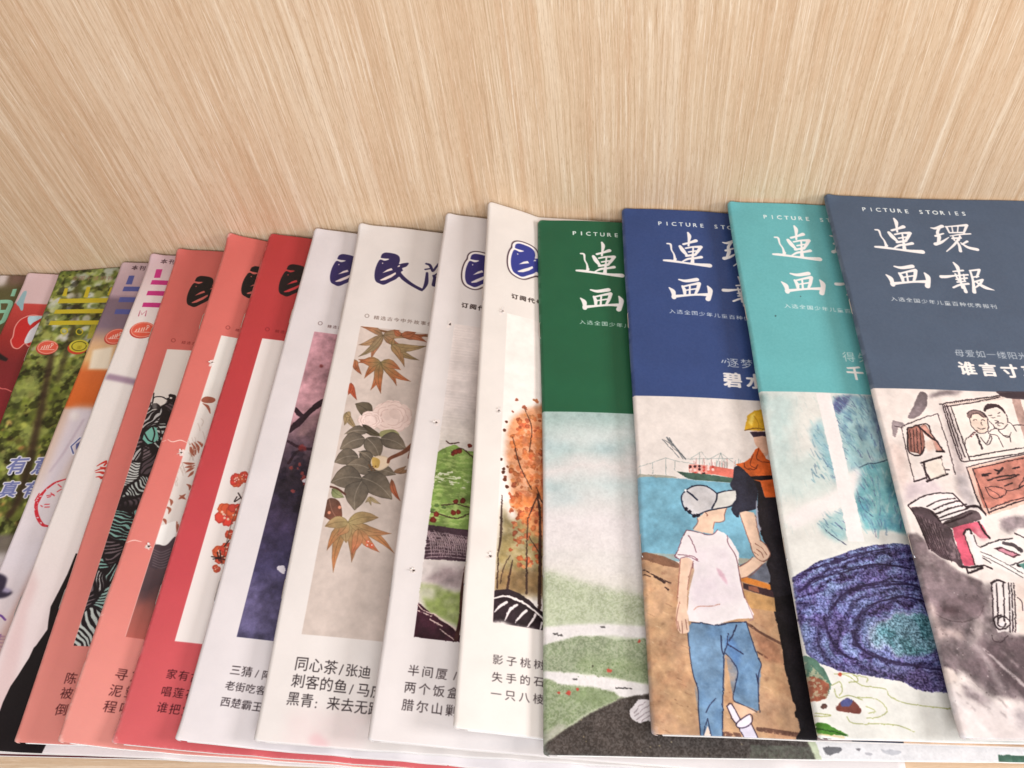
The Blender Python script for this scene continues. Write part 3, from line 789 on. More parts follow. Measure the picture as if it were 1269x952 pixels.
def art_leafy():
    s = Sheet('leafy', (104, 118, 52))
    n = fbm(2.2, 5, 5)[..., None]; n2 = fbm(0.9, 9, 4)[..., None]
    s.px = (np.array((52, 58, 26)) * (1 - n) + np.array((140, 148, 66)) * n) .astype(np.float32)
    s.px += (sstep(n2, 0.55, 0.7)) * (np.array((176, 182, 96)) - s.px) * 0.7
    bokeh(s, [(58, 70, 28), (120, 134, 50), (168, 172, 80), (88, 78, 40), (140, 150, 60), (44, 48, 24)], 2600, 3, 13, 4)
    yt = s.P([(80, 440)])[0][1]
    bokeh(s, [(224, 216, 212), (198, 204, 188), (70, 84, 40), (156, 160, 84), (206, 208, 200)], 420, 4, 17, 8, yt, CH)
    bokeh(s, [(196, 160, 96), (170, 120, 70), (182, 186, 90)], 160, 4, 12, 12, yt * 0.45, yt * 0.8)
    s.px = np.stack([blur(s.px[..., k], 1.6) for k in range(3)], -1)
    dkk = sstep(fbm(1.6, 88, 3), 0.54, 0.66)[..., None]; s.px *= (1 - 0.5 * dkk).astype(np.float32); lt = sstep(fbm(2.4, 93, 4), 0.50, 0.66)[..., None]; s.px += (np.array((186, 198, 110), np.float32) - s.px) * lt * 0.45
    s.line([(66, 430), (48, 520), (26, 610), (10, 640)], [7, 9, 10, 8], (58, 42, 32), soft=2.2, a=0.9)
    s.line([(95, 345), (92, 400), (72, 470)], [3, 5, 7], (60, 50, 34), soft=2, a=0.75)
    s.line([(42, 560), (30, 600)], 5, (50, 40, 30), soft=2, a=0.8)
    s.poly([(-60, 668), (40, 660), (20, 690), (-80, 700)], (120, 108, 104), soft=2, a=0.9)
    s.poly([(-80, 690), (40, 684), (-80, 900), (-220, 920)], (206, 196, 196), soft=4)
    y = (196, 176, 44)
    s.poly(Z(0, 320, 5.947, [(478, 222), (502, 222), (490, 280), (458, 280)]), y); s.poly(Z(0, 320, 5.947, [(640, 212), (668, 212), (646, 292), (614, 292)]), y)
    for q in ([(440, 300), (900, 292), (900, 326), (424, 334)], [(410, 380), (900, 372), (900, 404), (396, 410)], [(372, 462), (900, 458), (900, 488), (356, 494)]):
        s.poly(Z(0, 320, 5.947, q), y)
    s.poly(Z(0, 320, 5.947, [(815, 215), (845, 215), (835, 270), (790, 275)]), y); s.poly(Z(0, 320, 5.947, [(670, 495), (712, 490), (680, 590), (640, 595)]), (170, 158, 50), a=0.8)
    for cx, cy in ((79.6, 410.5), (98.5, 411.2)):
        s.line([(cx + 4 * math.cos(t), cy + 3.6 * math.sin(t)) for t in np.linspace(0, 6.28, 12)], 1.3, y)
    s.text('全国十佳期刊', (88, 347.5), (132, 347.5), (150, 110, 96), size=0.85)
    badge(s, (59, 430.5), 13.5, -0.12); badge(s, (98, 429), 12.5, -0.1, True)
    for body, a, b in (('有意', (5, 586), (37, 586)), ('真有', (-4, 615), (25, 615))):
        for dx, dy in ((-1, 0), (1, 0), (0, -1), (0, 1), (.8, .8), (-.8, -.8)):
            s.text(body, (a[0] + dx, a[1] + dy), (b[0] + dx, b[1] + dy), (224, 220, 228), size=0.78, bold=0.055, slant=0.1)
        s.text(body, a, b, (116, 122, 172), size=0.78, bold=0.03, slant=0.1)
    s.grain(8); return s
def series_bars(s, z, ink, dots, bars, w):
    for q in dots + bars: s.poly(Z(*z, q), ink)
def art_lilac():
    s = Sheet('lilac', (210, 196, 200))
    s.px = np.repeat(s.vgrad([((150, 326), (196, 168, 170)), ((145, 365), (178, 150, 158)), ((140, 372), (122, 100, 112)), ((128, 405), (126, 106, 120)), ((120, 425), (206, 166, 130)), ((112, 445), (222, 178, 120)),
                              ((108, 462), (206, 104, 52)), ((88, 503), (198, 96, 40)), ((84, 509), (196, 168, 152)), ((60, 570), (206, 182, 168)), ((40, 620), (220, 208, 210)), ((20, 690), (216, 206, 212)), ((-10, 800), (214, 196, 196)), ((-80, 920), (220, 206, 206))])[:, None], CW, 1)
    n = fbm(5, 11, 3)[..., None]; s.px = (s.px * (0.95 + 0.1 * n)).astype(np.float32)
    s.poly([(116, 434), (140, 430), (136, 458), (110, 458)], (232, 218, 196), soft=1.5)
    s.poly([(90, 505), (130, 505), (70, 600), (40, 650), (64, 570)], (216, 206, 216), soft=5, a=0.9)
    s.spot((93, 516), 6, (226, 216, 214), soft=2.5)
    s.line([(104, 520), (80, 560), (62, 585)], 2, (178, 158, 172), soft=1.2, a=0.7)
    s.line(Z(0, 480, 5.947, [(590, 372), (522, 438), (540, 492)]), 3.2, (228, 224, 232), smooth=False); s.line(Z(0, 480, 5.947, [(590, 374), (524, 438), (540, 488)]), 1.7, (86, 92, 142), smooth=False)
    s.poly(Z(0, 480, 5.947, [(592, 396), (560, 420), (558, 464), (575, 440)]), (86, 92, 142))
    s.line(Z(0, 480, 5.947, [(482, 676), (400, 708), (330, 765), (283, 830), (266, 880), (275, 950), (310, 1010), (350, 1022)]), [1.5, 2.6, 3, 5, 4, 4, 3.4, 2], (198, 44, 56), dry=0.5)
    s.line(Z(0, 480, 5.947, [(260, 836), (290, 784)]), 1.4, (198, 44, 56)); 
    for a, b in (((345, 800), (395, 790)), ((350, 812), (372, 806)), ((300, 872), (312, 880)), ((330, 864), (362, 862)), ((330, 884), (362, 882)), ((428, 716), (450, 735)), ((420, 770), (450, 750)), ((375, 780), (400, 800))):
        s.line(Z(0, 480, 5.947, [a, b]), 1.3, (206, 70, 80), dry=0.4)
    s.poly([(-6, 712), (8, 716), (6, 730), (15, 734), (4, 741), (-10, 738)], (52, 44, 62), soft=1.0, smooth=True)
    s.poly([(6, 728), (14, 731), (10, 735), (2, 733)], (160, 148, 176), soft=1.0)
    s.line([(-20, 764), (-2, 762), (6, 768)], 2.4, (108, 66, 140)); s.text('走好', (-14, 800), (6, 798), (104, 62, 138), size=0.9, bold=0.05)
    s.line([(-20, 818), (-4, 812), (8, 806)], 2, (70, 40, 50), soft=1)
    s.poly([(30, 725), (48, 690), (14, 790), (2, 880), (-20, 880), (-8, 800)], (196, 158, 150), soft=4, a=0.8)
    ink = (84, 88, 148)
    for q in ([(223, 232), (272, 232), (246, 312), (192, 312)], [(178, 332), (330, 332), (318, 374), (162, 374)], [(140, 428), (300, 428), (290, 473), (125, 473)], [(103, 537), (250, 537), (240, 582), (88, 582)]):
        s.poly(Z(130, 310, 7.323, q), ink)
    s.text('本刊特稿', (163, 334), (190, 335), (74, 52, 60), size=0.85, n=3, bold=0.01)
    badge(s, (144, 417), 14, -0.35)
    s.grain(6); return s
def art_magenta():
    s = Sheet('magenta', (226, 216, 214))
    s.px = np.repeat(s.vgrad([((187, 317), (204, 172, 176)), ((176, 360), (222, 202, 200)), ((170, 400), (230, 220, 216)), ((140, 460), (230, 222, 218)), ((100, 640), (228, 218, 214)), ((40, 800), (226, 208, 208)), ((0, 900), (226, 214, 212))])[:, None], CW, 1)
    s.poly([(134, 463), (180, 472), (180, 480), (130, 470)], (148, 120, 142), soft=1.6, a=0.85)
    ink = (190, 50, 120)
    for q in ([(468, 176), (524, 176), (502, 254), (446, 254)], [(430, 274), (620, 280), (608, 320), (414, 314)], [(392, 372), (620, 374), (610, 418), (377, 412)], [(350, 478), (600, 482), (590, 524), (338, 518)]):
        s.poly(Z(130, 310, 7.323, q), ink)
    s.line(Z(130, 310, 7.323, [(306, 600), (322, 548), (336, 588), (380, 550), (368, 600)]), 1.0, (170, 60, 90), smooth=False)
    s.text('本刊特稿', (198.5, 326.5), (228, 327.5), (84, 60, 66), size=0.85, n=3, bold=0.01)
    badge(s, (177, 409), 15.5, -0.15)
    r = (202, 58, 50)
    for a, b, w in (((780, 548), (715, 582), [3.4, 1]), ((785, 560), (770, 575), [2, 2.5]), ((775, 596), (700, 618), [3.4, .8]), ((782, 610), (740, 590), [2.6, 1.4]), ((760, 632), (705, 630), [3.6, .8]), ((750, 668), (708, 662), [3.6, .8]), ((790, 640), (760, 660), [3, 2])):
        s.line(Z(0, 480, 5.947, [a, ((a[0] + b[0]) / 2 + 4, (a[1] + b[1]) / 2 - 5), b]), w, r)
    s.poly([(47, 725), (34, 760), (10, 900), (-30, 920), (-10, 860), (20, 760), (40, 700)], (206, 160, 158), soft=4, a=0.35)
    s.poly([(94, 686), (84, 711), (74, 731), (63, 752), (60, 770), (59, 780), (52, 790), (45, 800), (42, 803), (36, 816), (32, 822), (22, 838), (13, 851), (4, 870), (0, 881), (-20, 920), (-60, 960), (40, 960), (120, 800), (130, 690)], (26, 20, 22))
    s.grain(5); return s
def folk_cover(key, base):
    s = Sheet(key, base); n = fbm(3.5, 21 + s.i, 5)[..., None]; s.px *= (0.975 + 0.05 * n).astype(np.float32); return s
def tag_row(s, ring, first, last, ink, body='精选古今中外故事佳作'):
    cx, cy = ring
    s.line([(cx + 2.5 * math.cos(t), cy + 2.1 * math.sin(t)) for t in np.linspace(0, 6.28, 8)], 0.7, ink, a=0.75)
    s.text(body, first, last, ink, size=0.86, tall=0.95)
SALM = (203, 103, 95)
def art_salmon1():
    s = folk_cover('salmon1', SALM); s.px[:] = np.repeat(s.vgrad([((220, 311), (203, 102, 94)), ((200, 440), (204, 104, 96)), ((110, 600), (206, 114, 106)), ((30, 900), (214, 132, 122))])[:, None], CW, 1) * (0.98 + 0.04 * fbm(4, 3, 4)[..., None])
    min_masthead(s, (26, 22, 24), (231.5, 371), blue=SALM)
    tag_row(s, (215, 422), (224.5, 426), (280, 430), (128, 40, 40))
    fr = rect(s, (206.7, 433), (91.7, 800), (226, 216, 208))
    fr = frame_s(s, (206.7, 433), (91.7, 800))
    K = (30, 24, 28); T = (128, 170, 160)
    with Clip(s, fr):
        yb = s.P([(178, 510)])[0][1]
        # contour-line print: dark bands following a warped field
        y0, x0, x1 = int(fr[1]), int(fr[0]), int(fr[2])
        Yb = int(s.P([(184, 502)])[0][1])
        X, Y = s.rows(); rg = np.random.RandomState(21)
        wx = X + (fbm(2.2, 31, 2) - 0.5) * 24; wy = Y + (fbm(2.2, 37, 2) - 0.5) * 24
        npt = 150; qx = rg.uniform(x0 - 10, x0 + 22 * KP, npt); qy = rg.uniform(y0, Yb + 20, npt)
        sub = (slice(y0, Yb + 60), slice(x0, int(x0 + 18 * KP)))
        best = np.full(wx[sub].shape, 1e9, np.float32); sec = best.copy(); idx = np.zeros(best.shape, int)
        for k in range(npt):
            d = (wx[sub] - qx[k]) ** 2 * 1.3 + (wy[sub] - qy[k]) ** 2 * 0.7
            m1 = d < best; sec = np.where(m1, best, np.minimum(sec, d)); idx = np.where(m1, k, idx); best = np.where(m1, d, best)
        th = rg.uniform(0, 3.14, npt)[idx]; fq = rg.uniform(0.085, 0.16, npt)[idx]; cv = rg.uniform(-0.012, 0.012, npt)[idx]
        dx, dy = wx[sub] - qx[idx], wy[sub] - qy[idx]; u = dx * np.cos(th) + dy * np.sin(th); v = -dx * np.sin(th) + dy * np.cos(th)
        f = (u + cv * v * v) * fq; thick = rg.uniform(0.16, 0.36, npt)[idx] * (0.6 + 0.8 * fbm(1.0, 3, 3)[sub])
        band = sstep(np.abs((f % 1.0) - 0.5), thick + 0.04, thick - 0.04)
        bord = sstep(np.sqrt(sec) - np.sqrt(best), 7, 3); band = np.maximum(band, bord)
        pal = np.array([(190, 196, 190), (186, 182, 180), (128, 170, 160), (120, 102, 106), (200, 200, 196), (112, 96, 100), (150, 180, 172), (84, 70, 76)], np.float32)
        mid = pal[rg.randint(0, len(pal), npt)[idx]]
        pic = mid * (1 - band[..., None]) + np.array(K) * band[..., None]
        edge = sstep((fbm(2.2, 44, 3)[sub] - 0.5) * 5 * KP + (Yb - Y[sub]), -KP * 0.3, KP * 0.2)[..., None]
        s.px[sub] = s.px[sub] * (1 - edge) + pic * edge
        zq = (100, 480, 5.95)
        s.line(Z(*zq, [(530, 110), (545, 75), (600, 72), (640, 90), (660, 60)]), 1.4, K); s.line(Z(*zq, [(660, 60), (690, 70), (670, 100), (640, 85), (655, 110), (600, 140), (585, 165)]), [4, 4, 4, 3, 3, 1.5, 1], K)
        s.line(Z(*zq, [(540, 45), (530, 120)]), 1.3, K); s.line(Z(*zq, [(620, 180), (590, 240), (560, 245)]), 1.3, K); s.line(Z(*zq, [(600, 200), (620, 240)]), 1.3, K)
        for k in range(6): s.line(Z(*zq, [(510 + k * 3, 170 - k * 2), (525 + k * 2, 132 + k * 6), (560, 122 + k * 7), (588 - k * 3, 150 + k * 4), (580 - k * 5, 190)]), 0.9, K)
        s.poly(Z(*zq, [(470, 340), (530, 290), (560, 300), (575, 380), (540, 410), (480, 425), (455, 390)]), (122, 184, 168), smooth=False)
        for q in ([(470, 340), (500, 390), (540, 408)], [(530, 290), (545, 340), (530, 400)], [(455, 390), (500, 430), (555, 435)], [(445, 415), (490, 455), (555, 462)], [(440, 360), (490, 300), (540, 270), (610, 262)], [(560, 280), (590, 330), (575, 400)]):
            s.line(Z(*zq, q), 1.7, K)
    s.px += 0
    ink = (70, 26, 28)
    for body, a, b in (('陈州奇', (78.5, 846), (114, 848)), ('被遗忘', (73, 864.5), (109, 866.5)), ('倒卖的', (66.5, 885), (103, 887))):
        s.text(body, a, b, ink, size=0.86, n=2)
    s.wear(0.75, 1, (238, 196, 186)); return s
def art_salmon2():
    s = folk_cover('salmon2', SALM); s.px[:] = np.repeat(s.vgrad([((283, 292), (205, 102, 94)), ((240, 440), (206, 108, 100)), ((170, 600), (208, 114, 106)), ((80, 900), (216, 138, 128))])[:, None], CW, 1) * (0.98 + 0.04 * fbm(4, 5, 4)[..., None])
    min_masthead(s, (26, 22, 24), (299, 358), blue=SALM)
    tag_row(s, (282.5, 406), (291, 410), (345, 414), (120, 36, 38))
    fr = frame_s(s, (275.7, 416), (154, 789)); rect(s, (275.7, 416), (154, 789), (226, 218, 212))
    with Clip(s, fr):
        vramp_rect(s, fr, [((262, 470), (226, 220, 214)), ((230, 520), (214, 204, 198)), ((205, 640), (216, 206, 200)), ((190, 676), (212, 204, 200)), ((185, 682), (84, 66, 70)), ((172, 725), (74, 56, 60)), ((160, 760), (150, 84, 76)), ((150, 790), (176, 92, 82))], rough=2.5, seed=4, scale=3)
        zq = (150, 480, 4.327)
        fe = (150, 84, 66)
        s.poly(Z(*zq, [(190, 845), (200, 760), (240, 735), (300, 720), (290, 790), (270, 815), (240, 845)]), (232, 228, 224), smooth=True)
        s.poly(Z(*zq, [(180, 850), (240, 848), (290, 800), (300, 860), (240, 960), (150, 960)]), (70, 56, 62), smooth=True)
        rg = np.random.RandomState(5)
        for q in ([(430, 70), (460, 50), (505, 62), (490, 82), (450, 84)],): s.poly(Z(*zq, q), fe, smooth=True, rough=0.3)
        for q in ([(440, 88), (465, 105), (478, 140)], [(372, 320), (385, 350), (392, 370)], [(380, 300), (395, 330), (400, 362)], [(395, 295), (412, 320), (415, 352)], [(370, 305), (376, 340), (380, 372)], [(410, 290), (430, 305), (432, 320)],
                  [(335, 405), (365, 410), (400, 408)], [(345, 430), (372, 425), (395, 418)], [(350, 455), (372, 440), (392, 430)], [(360, 480), (378, 462), (388, 448)], [(315, 580), (330, 590), (345, 600)], [(310, 600), (326, 588), (345, 572)],
                  [(220, 705), (236, 715), (242, 735)], [(262, 600), (272, 615), (268, 635)], [(240, 640), (262, 655), (255, 680)], [(298, 720), (302, 745), (298, 775)], [(352, 520), (368, 530), (365, 550)]):
            s.line(Z(*zq, q), [1, 3.4, 0.8], fe, dry=0.35, seed=8)
        for k in range(26):
            x = rg.uniform(240, 440); y = 900 - x * 1.6 + rg.uniform(-60, 60)
            if y < 120: continue
            s.line(Z(*zq, [(x, y), (x + rg.uniform(5, 14), y + rg.uniform(10, 26)), (x + rg.uniform(2, 20), y + 40)]), 0.9, (176, 156, 146), a=0.6)
        for k in range(7): s.line(Z(*zq, [(175 - k, 870 + k * 14), (215, 885 + k * 14), (265, 865 + k * 14)]), 1.0, (120, 104, 110), a=0.7)
    ink = (70, 26, 28)
    for body, a, b in (('寻方记', (140.5, 841), (180, 845)), ('泥塑人', (133.5, 861), (172, 865)), ('程咬金', (126.5, 881), (165, 885))):
        s.text(body, a, b, ink, size=0.86, n=2)
    for q in ([(208, 545), (214, 548), (224, 546), (232, 549)], [(200, 548), (206, 546)], [(156, 673), (166, 670), (176, 672)], [(122, 764), (128, 762)]): s.line(q, [0.5] + [1.1] * (len(q) - 2) + [0.5], (240, 210, 200))
    s.wear(0.9, 2, (240, 206, 196)); return s
def art_crimson():
    s = folk_cover('crimson', (196, 58, 64)); s.px[:] = np.repeat(s.vgrad([((333, 292), (176, 58, 58)), ((280, 470), (180, 60, 64)), ((200, 700), (190, 72, 79)), ((150, 910), (200, 92, 95))])[:, None], CW, 1) * (0.98 + 0.04 * fbm(4, 7, 4)[..., None])
    min_masthead(s, (28, 20, 24), (345.5, 357), blue=(196, 58, 64))
    tag_row(s, (331.5, 408.5), (340.5, 412), (398, 418), (112, 24, 30))
    fr = frame_s(s, (324.5, 419.7), (217.6, 795)); rect(s, (324.5, 419.7), (217.6, 795), (226, 216, 212))
    with Clip(s, fr):
        zq = (200, 580, 2.56); R = (206, 70, 48)
        def flower(c, r, seed):
            rg = np.random.RandomState(seed)
            for k in range(7):
                a = k * 0.9 + rg.rand(); s.spot((c[0] + r * 0.55 * math.cos(a), c[1] + r * 0.55 * math.sin(a)), r * 0.5, (214 + rg.randint(-12, 14), 84 + rg.randint(-14, 14), 62), rough=0.3, seed=seed + k, edge=0.35)
            for k in range(5): s.spot((c[0] + rg.uniform(-.4, .4) * r, c[1] + rg.uniform(-.4, .4) * r), r * 0.12, (238, 190, 168))
        for c, r, q in ((Z(*zq, [(240, 40)])[0], 8.5, 1), (Z(*zq, [(262, 30)])[0], 7, 2), (Z(*zq, [(205, 150)])[0], 14, 3), (Z(*zq, [(235, 140)])[0], 11, 4), (Z(*zq, [(218, 212)])[0], 6, 5), (Z(*zq, [(192, 275)])[0], 12, 6), (Z(*zq, [(210, 260)])[0], 9, 7), (Z(*zq, [(175, 320)])[0], 5, 8), (Z(*zq, [(290, 90)])[0], 9, 9)):
            flower(c, r, q * 11)
        for q in ([(160, 282), (178, 285), (200, 282)], [(165, 290), (185, 288), (205, 292)], [(186, 262), (190, 300)], [(178, 268), (184, 296)], [(240, 92), (232, 108), (250, 96)], [(244, 80), (262, 110)], [(215, 230), (200, 250)]):
            s.line(Z(*zq, q), 1.4, (40, 26, 28))
        s.line([(324, 560), (318, 590), (290, 640), (275, 700)], 1.0, (90, 60, 50), a=0.7)
    ink = (60, 16, 22)
    for body, a, b in (('家有古宅', (205, 840), (249, 846)), ('唱莲花落', (198.5, 861.5), (243, 867)), ('谁把宝藏', (193, 881.5), (239, 888))):
        s.text(body, a, b, ink, size=0.9, n=3)
    s.wear(0.85, 3, (238, 196, 190)); return s
def art_plum():
    s = folk_cover('plum', (216, 208, 209))
    min_masthead(s, (46, 38, 88), (409, 344), blue=(226, 208, 206))
    tag_row(s, (397, 401), (405.5, 406), (462, 411), (86, 60, 60))
    fr = frame_s(s, (390, 411), (294, 789))
    vramp_rect(s, fr, [((390, 411), (192, 142, 152)), ((380, 470), (186, 138, 146)), ((372, 505), (176, 132, 140)), ((365, 530), (120, 92, 100)), ((358, 570), (58, 46, 58)), ((345, 610), (44, 36, 50)), ((335, 650), (64, 54, 82)), ((320, 700), (66, 60, 92)), ((308, 740), (92, 84, 118)), ((296, 788), (86, 80, 112))], rough=5, seed=14, scale=3.4)
    with Clip(s, fr):
        s.px *= (0.84 + 0.32 * fbm(1.3, 19, 4)[..., None]).astype(np.float32)
        zq = (240, 400, 4.76); D = (44, 28, 38)
        s.line(Z(*zq, [(560, 640), (620, 590), (680, 530), (740, 480), (860, 420)]), [6, 8, 6, 8, 10], D, dry=0.15)
        s.line(Z(*zq, [(600, 510), (625, 540), (650, 555)]), [5, 6, 4], D); s.line(Z(*zq, [(640, 650), (690, 590), (760, 540)]), [10, 8, 9], (150, 116, 120), soft=1, a=0.8)
        s.line(Z(*zq, [(555, 700), (640, 740), (760, 745)]), [3, 4, 3], D); s.line(Z(*zq, [(560, 830), (600, 770), (640, 745)]), [3, 3, 2], D)
        for c, r in (((398, 454), 2.4), ((374, 556), 5), ((392, 570), 7), ((404, 540), 6)): s.spot(c, r, (120, 40, 40), rough=0.5, a=0.7, soft=0.6)
        rg = np.random.RandomState(3)
        for k in range(28):
            c = (rg.uniform(335, 400), rg.uniform(560, 640)); s.spot(c, rg.uniform(2, 7), (30, 24, 38), rough=0.7, seed=k, a=0.55, soft=0.8)
        for k in range(10): s.spot((rg.uniform(355, 385), rg.uniform(572, 612)), rg.uniform(1.2, 3), (150, 60, 56), rough=0.7, seed=k, a=0.7)
        for q in ([(343, 703), (352, 701), (353, 711), (347, 709)], [(374, 596), (382, 592), (384, 600)]): s.poly(q, (214, 206, 214), smooth=True)
    s.painterly(fr[1], fr[3], fr[0] + 1, fr[2], amp=1.5, tone=0.2)
    ink = (40, 30, 34)
    for body, a, b in (('三猜', (284, 835), (298, 837)), ('/', (311, 839), (325, 841)), ('阿凡提', (323, 841), (349, 845)), ('老街吃客忆旧', (278, 854), (341, 863)), ('西楚霸王传奇', (272, 874), (337, 884))):
        s.text(body, a, b, ink, size=0.98)
    s.wear(0.4, 4); return s
def sprig(s, z, base, tips, w, c0, c1):
    for k, t in enumerate(tips):
        b, e = Z(*z, [base, t]); s.leaf(b, e, w * (0.9 + 0.2 * ((k * 7) % 3) / 2), c0, c1[k % len(c1)], bend=0.08 * (-1) ** k)
def art_maple():
    s = folk_cover('maple', (218, 210, 206))
    min_masthead(s, (44, 36, 78), (464.2, 342.8), blue=(224, 208, 200))
    tag_row(s, (455, 392), (463, 396), (529, 403), (104, 84, 76), body='精选古今中外故事佳')
    fr = rect(s, (447.5, 405), (373, 786), (198, 182, 173))
    with Clip(s, fr):
        n = fbm(3.2, 91, 5)[..., None]; s.px *= (0.965 + 0.07 * n).astype(np.float32)
        z1, z2 = (400, 240, 3.4), (400, 500, 3.4)
        O = (142, 118, 90); OR = [(168, 100, 70), (158, 120, 88), (176, 110, 80), (140, 122, 92)]
        s.line(Z(*z1, [(165, 560), (300, 590), (450, 600), (560, 610)]), [2, 3, 2.5, 2], (120, 84, 60))
        sprig(s, z1, (255, 600), [(160, 562), (150, 640), (205, 700), (150, 690), (330, 570), (345, 610), (330, 640)], 9, O, OR)
        sprig(s, z1, (330, 600), [(445, 590), (440, 626), (400, 575), (300, 575)], 8, (150, 92, 64), [(170, 96, 66)])
        sprig(s, z1, (290, 640), [(408, 702), (345, 732), (372, 662), (300, 610), (440, 640), (330, 700)], 9, (142, 120, 84), [(150, 124, 90), (168, 120, 84)])
        sprig(s, z1, (245, 712), [(176, 782), (202, 832), (246, 846), (312, 812), (372, 792), (330, 745), (150, 715), (150, 700)], 10, (134, 118, 80), [(184, 92, 58), (190, 100, 66)])
        sprig(s, z1, (120, 800), [(145, 872), (108, 850)], 8, (170, 84, 58), [(184, 88, 62)]); sprig(s, z1, (130, 700), [(165, 765), (140, 745), (120, 730)], 8, (150, 110, 76), [(180, 96, 66)])
        # pink bloom
        def bloom(c, r, col, seed, k0=9):
            rg = np.random.RandomState(seed)
            for ring, q in ((1.0, k0), (0.66, 7), (0.34, 5)):
                for k in range(q):
                    a = 6.283 * k / q + rg.rand() * 0.5; p = (c[0] + r * 0.66 * ring * math.cos(a), c[1] + r * 0.5 * ring * math.sin(a))
                    cc = tuple(np.array(col) + rg.randint(-7, 8)); s.spot(p, r * 0.40 * (0.6 + 0.5 * ring), cc, squash=0.7, ang=a + 1.57, rough=0.25, seed=seed + k, a=0.95)
                    s.line([(p[0] + r * 0.36 * math.cos(a + d), p[1] + r * 0.26 * math.sin(a + d)) for d in (-0.9, -0.3, 0.3, 0.9)], 0.6, (180, 140, 132), a=0.55)
        s.leaf(*Z(*z2, [(205, 55), (138, 4)]), 17, (84, 74, 62), (104, 92, 76))
        sprig(s, z2, (100, 40), [(150, 115), (92, 95), (120, 60)], 8, (142, 124, 92), [(160, 134, 100)])
        c = Z(*z2, [(292, 58)])[0]; bloom(c, 25, (222, 197, 188), 3)
        c = Z(*z2, [(200, 74)])[0]; bloom(c, 15, (228, 204, 196), 9, 6)
        s.leaf(*Z(*z2, [(168, 92), (260, 140)]), 9, (70, 62, 54), (96, 86, 66)); s.poly(Z(*z2, [(245, 120), (300, 112), (322, 140), (250, 146)]), (140, 136, 96), smooth=True)
        G0, G1 = (84, 76, 68), (126, 112, 96)
        for b, t, w in (((190, 120), (92, 132), 12), ((178, 150), (74, 195), 20), ((185, 148), (240, 232), 22), ((245, 150), (352, 192), 20), ((150, 225), (50, 250), 20), ((160, 205), (205, 262), 14), ((210, 285), (100, 262), 20),
                        ((165, 318), (35, 335), 28), ((190, 285), (308, 300), 16), ((165, 315), (292, 404), 28), ((165, 330), (135, 452), 28), ((215, 250), (150, 205), 10)):
            s.leaf(*Z(*z2, [b, t]), w, G0, G1, rib=(176, 164, 146), bend=0.1 if t[0] < b[0] else -0.1)
        s.leaf(*Z(*z2, [(290, 320), (328, 412)]), 7, (150, 96, 70), (190, 96, 66))
        s.poly(Z(*z2, [(205, 240), (235, 222), (275, 230), (280, 260), (240, 285), (210, 270)]), (224, 200, 172), smooth=True, edge=0.2); s.poly(Z(*z2, [(210, 230), (240, 240), (235, 272), (212, 268)]), (196, 160, 88), smooth=True)
        for k in range(8): s.spot(Z(*z2, [(195 + k * 4, 262 + (k * 7) % 22)])[0], 0.9, (110, 72, 44))
        s.line(Z(*z2, [(385, 168), (340, 205), (285, 232), (275, 250)]), [6, 5, 4, 3], (118, 72, 54)); s.line(Z(*z2, [(340, 205), (370, 180), (360, 230)]), [3, 2, 1.6], (118, 72, 54))
        sprig(s, z2, (300, 290), [(380, 272), (375, 292), (352, 262)], 5, (150, 110, 82), [(150, 116, 88)])
        s.leaf(*Z(*z2, [(40, 362), (92, 398)]), 12, (110, 116, 78), (150, 150, 108)); s.leaf(*Z(*z2, [(28, 402), (78, 505)]), 24, (92, 66, 56), (120, 72, 58), rib=(190, 140, 120))
        for p in ((28, 462), (55, 488), (72, 440)): s.spot(Z(*z2, [p])[0], 2.0, (204, 130, 104)); 
        s.line(Z(*z2, [(20, 350), (60, 360), (95, 385)]), 2.4, (96, 60, 50))
        sprig(s, z2, (200, 395), [(205, 432), (180, 420), (245, 425)], 4, (170, 150, 110), [(180, 156, 122)])
        sprig(s, z2, (108, 502), [(45, 716), (122, 672), (100, 590), (302, 632), (290, 548), (235, 482), (18, 622), (60, 560), (10, 520)], 13, (150, 132, 92), [(192, 118, 78), (180, 118, 84), (164, 132, 96)])
        sprig(s, z2, (150, 530), [(240, 628), (120, 640)], 13, (160, 124, 86), [(196, 112, 82)])
        for p, r in (((190, 585), 2.2), ((205, 600), 3.2), ((186, 600), 1.8)): s.spot(Z(*z2, [p])[0], r, (200, 96, 70)); s.spot((Z(*z2, [p])[0][0] + .6, Z(*z2, [p])[0][1] - .6), 0.9, (236, 220, 210))
    s.painterly(fr[1], fr[3], fr[0], fr[2], amp=0.3, tone=0.10, speck=5)
    s.poly([(360, 880), (460, 880), (452, 930), (350, 925)], (214, 150, 158), soft=9, rough=0.5, a=0.12, seed=5); s.spot((392, 918), 9, (214, 140, 150), a=0.28, soft=3); s.spot((402, 922), 6, (214, 140, 150), a=0.25, soft=3)
    ink = (42, 34, 36)
    for body, a, b in (('同心茶', (364, 829), (400, 833.5)), ('/', (414, 836), (432, 838)), ('张迪', (427, 836.5), (443, 838.5)), ('刺客的鱼', (360, 850), (412.5, 857)), ('/', (427, 860), (444, 862)), ('马庆', (441, 861), (458, 863)),
                       ('黑青', (354, 872), (371, 874.5)), (':', (384, 877), (400, 878)), ('来去无踪', (404, 878), (455, 884.5))):
        s.text(body, a, b, ink, size=0.98, tall=1.08, n=max(len(body) - 1, 1))
    s.wear(0.35, 5); return s
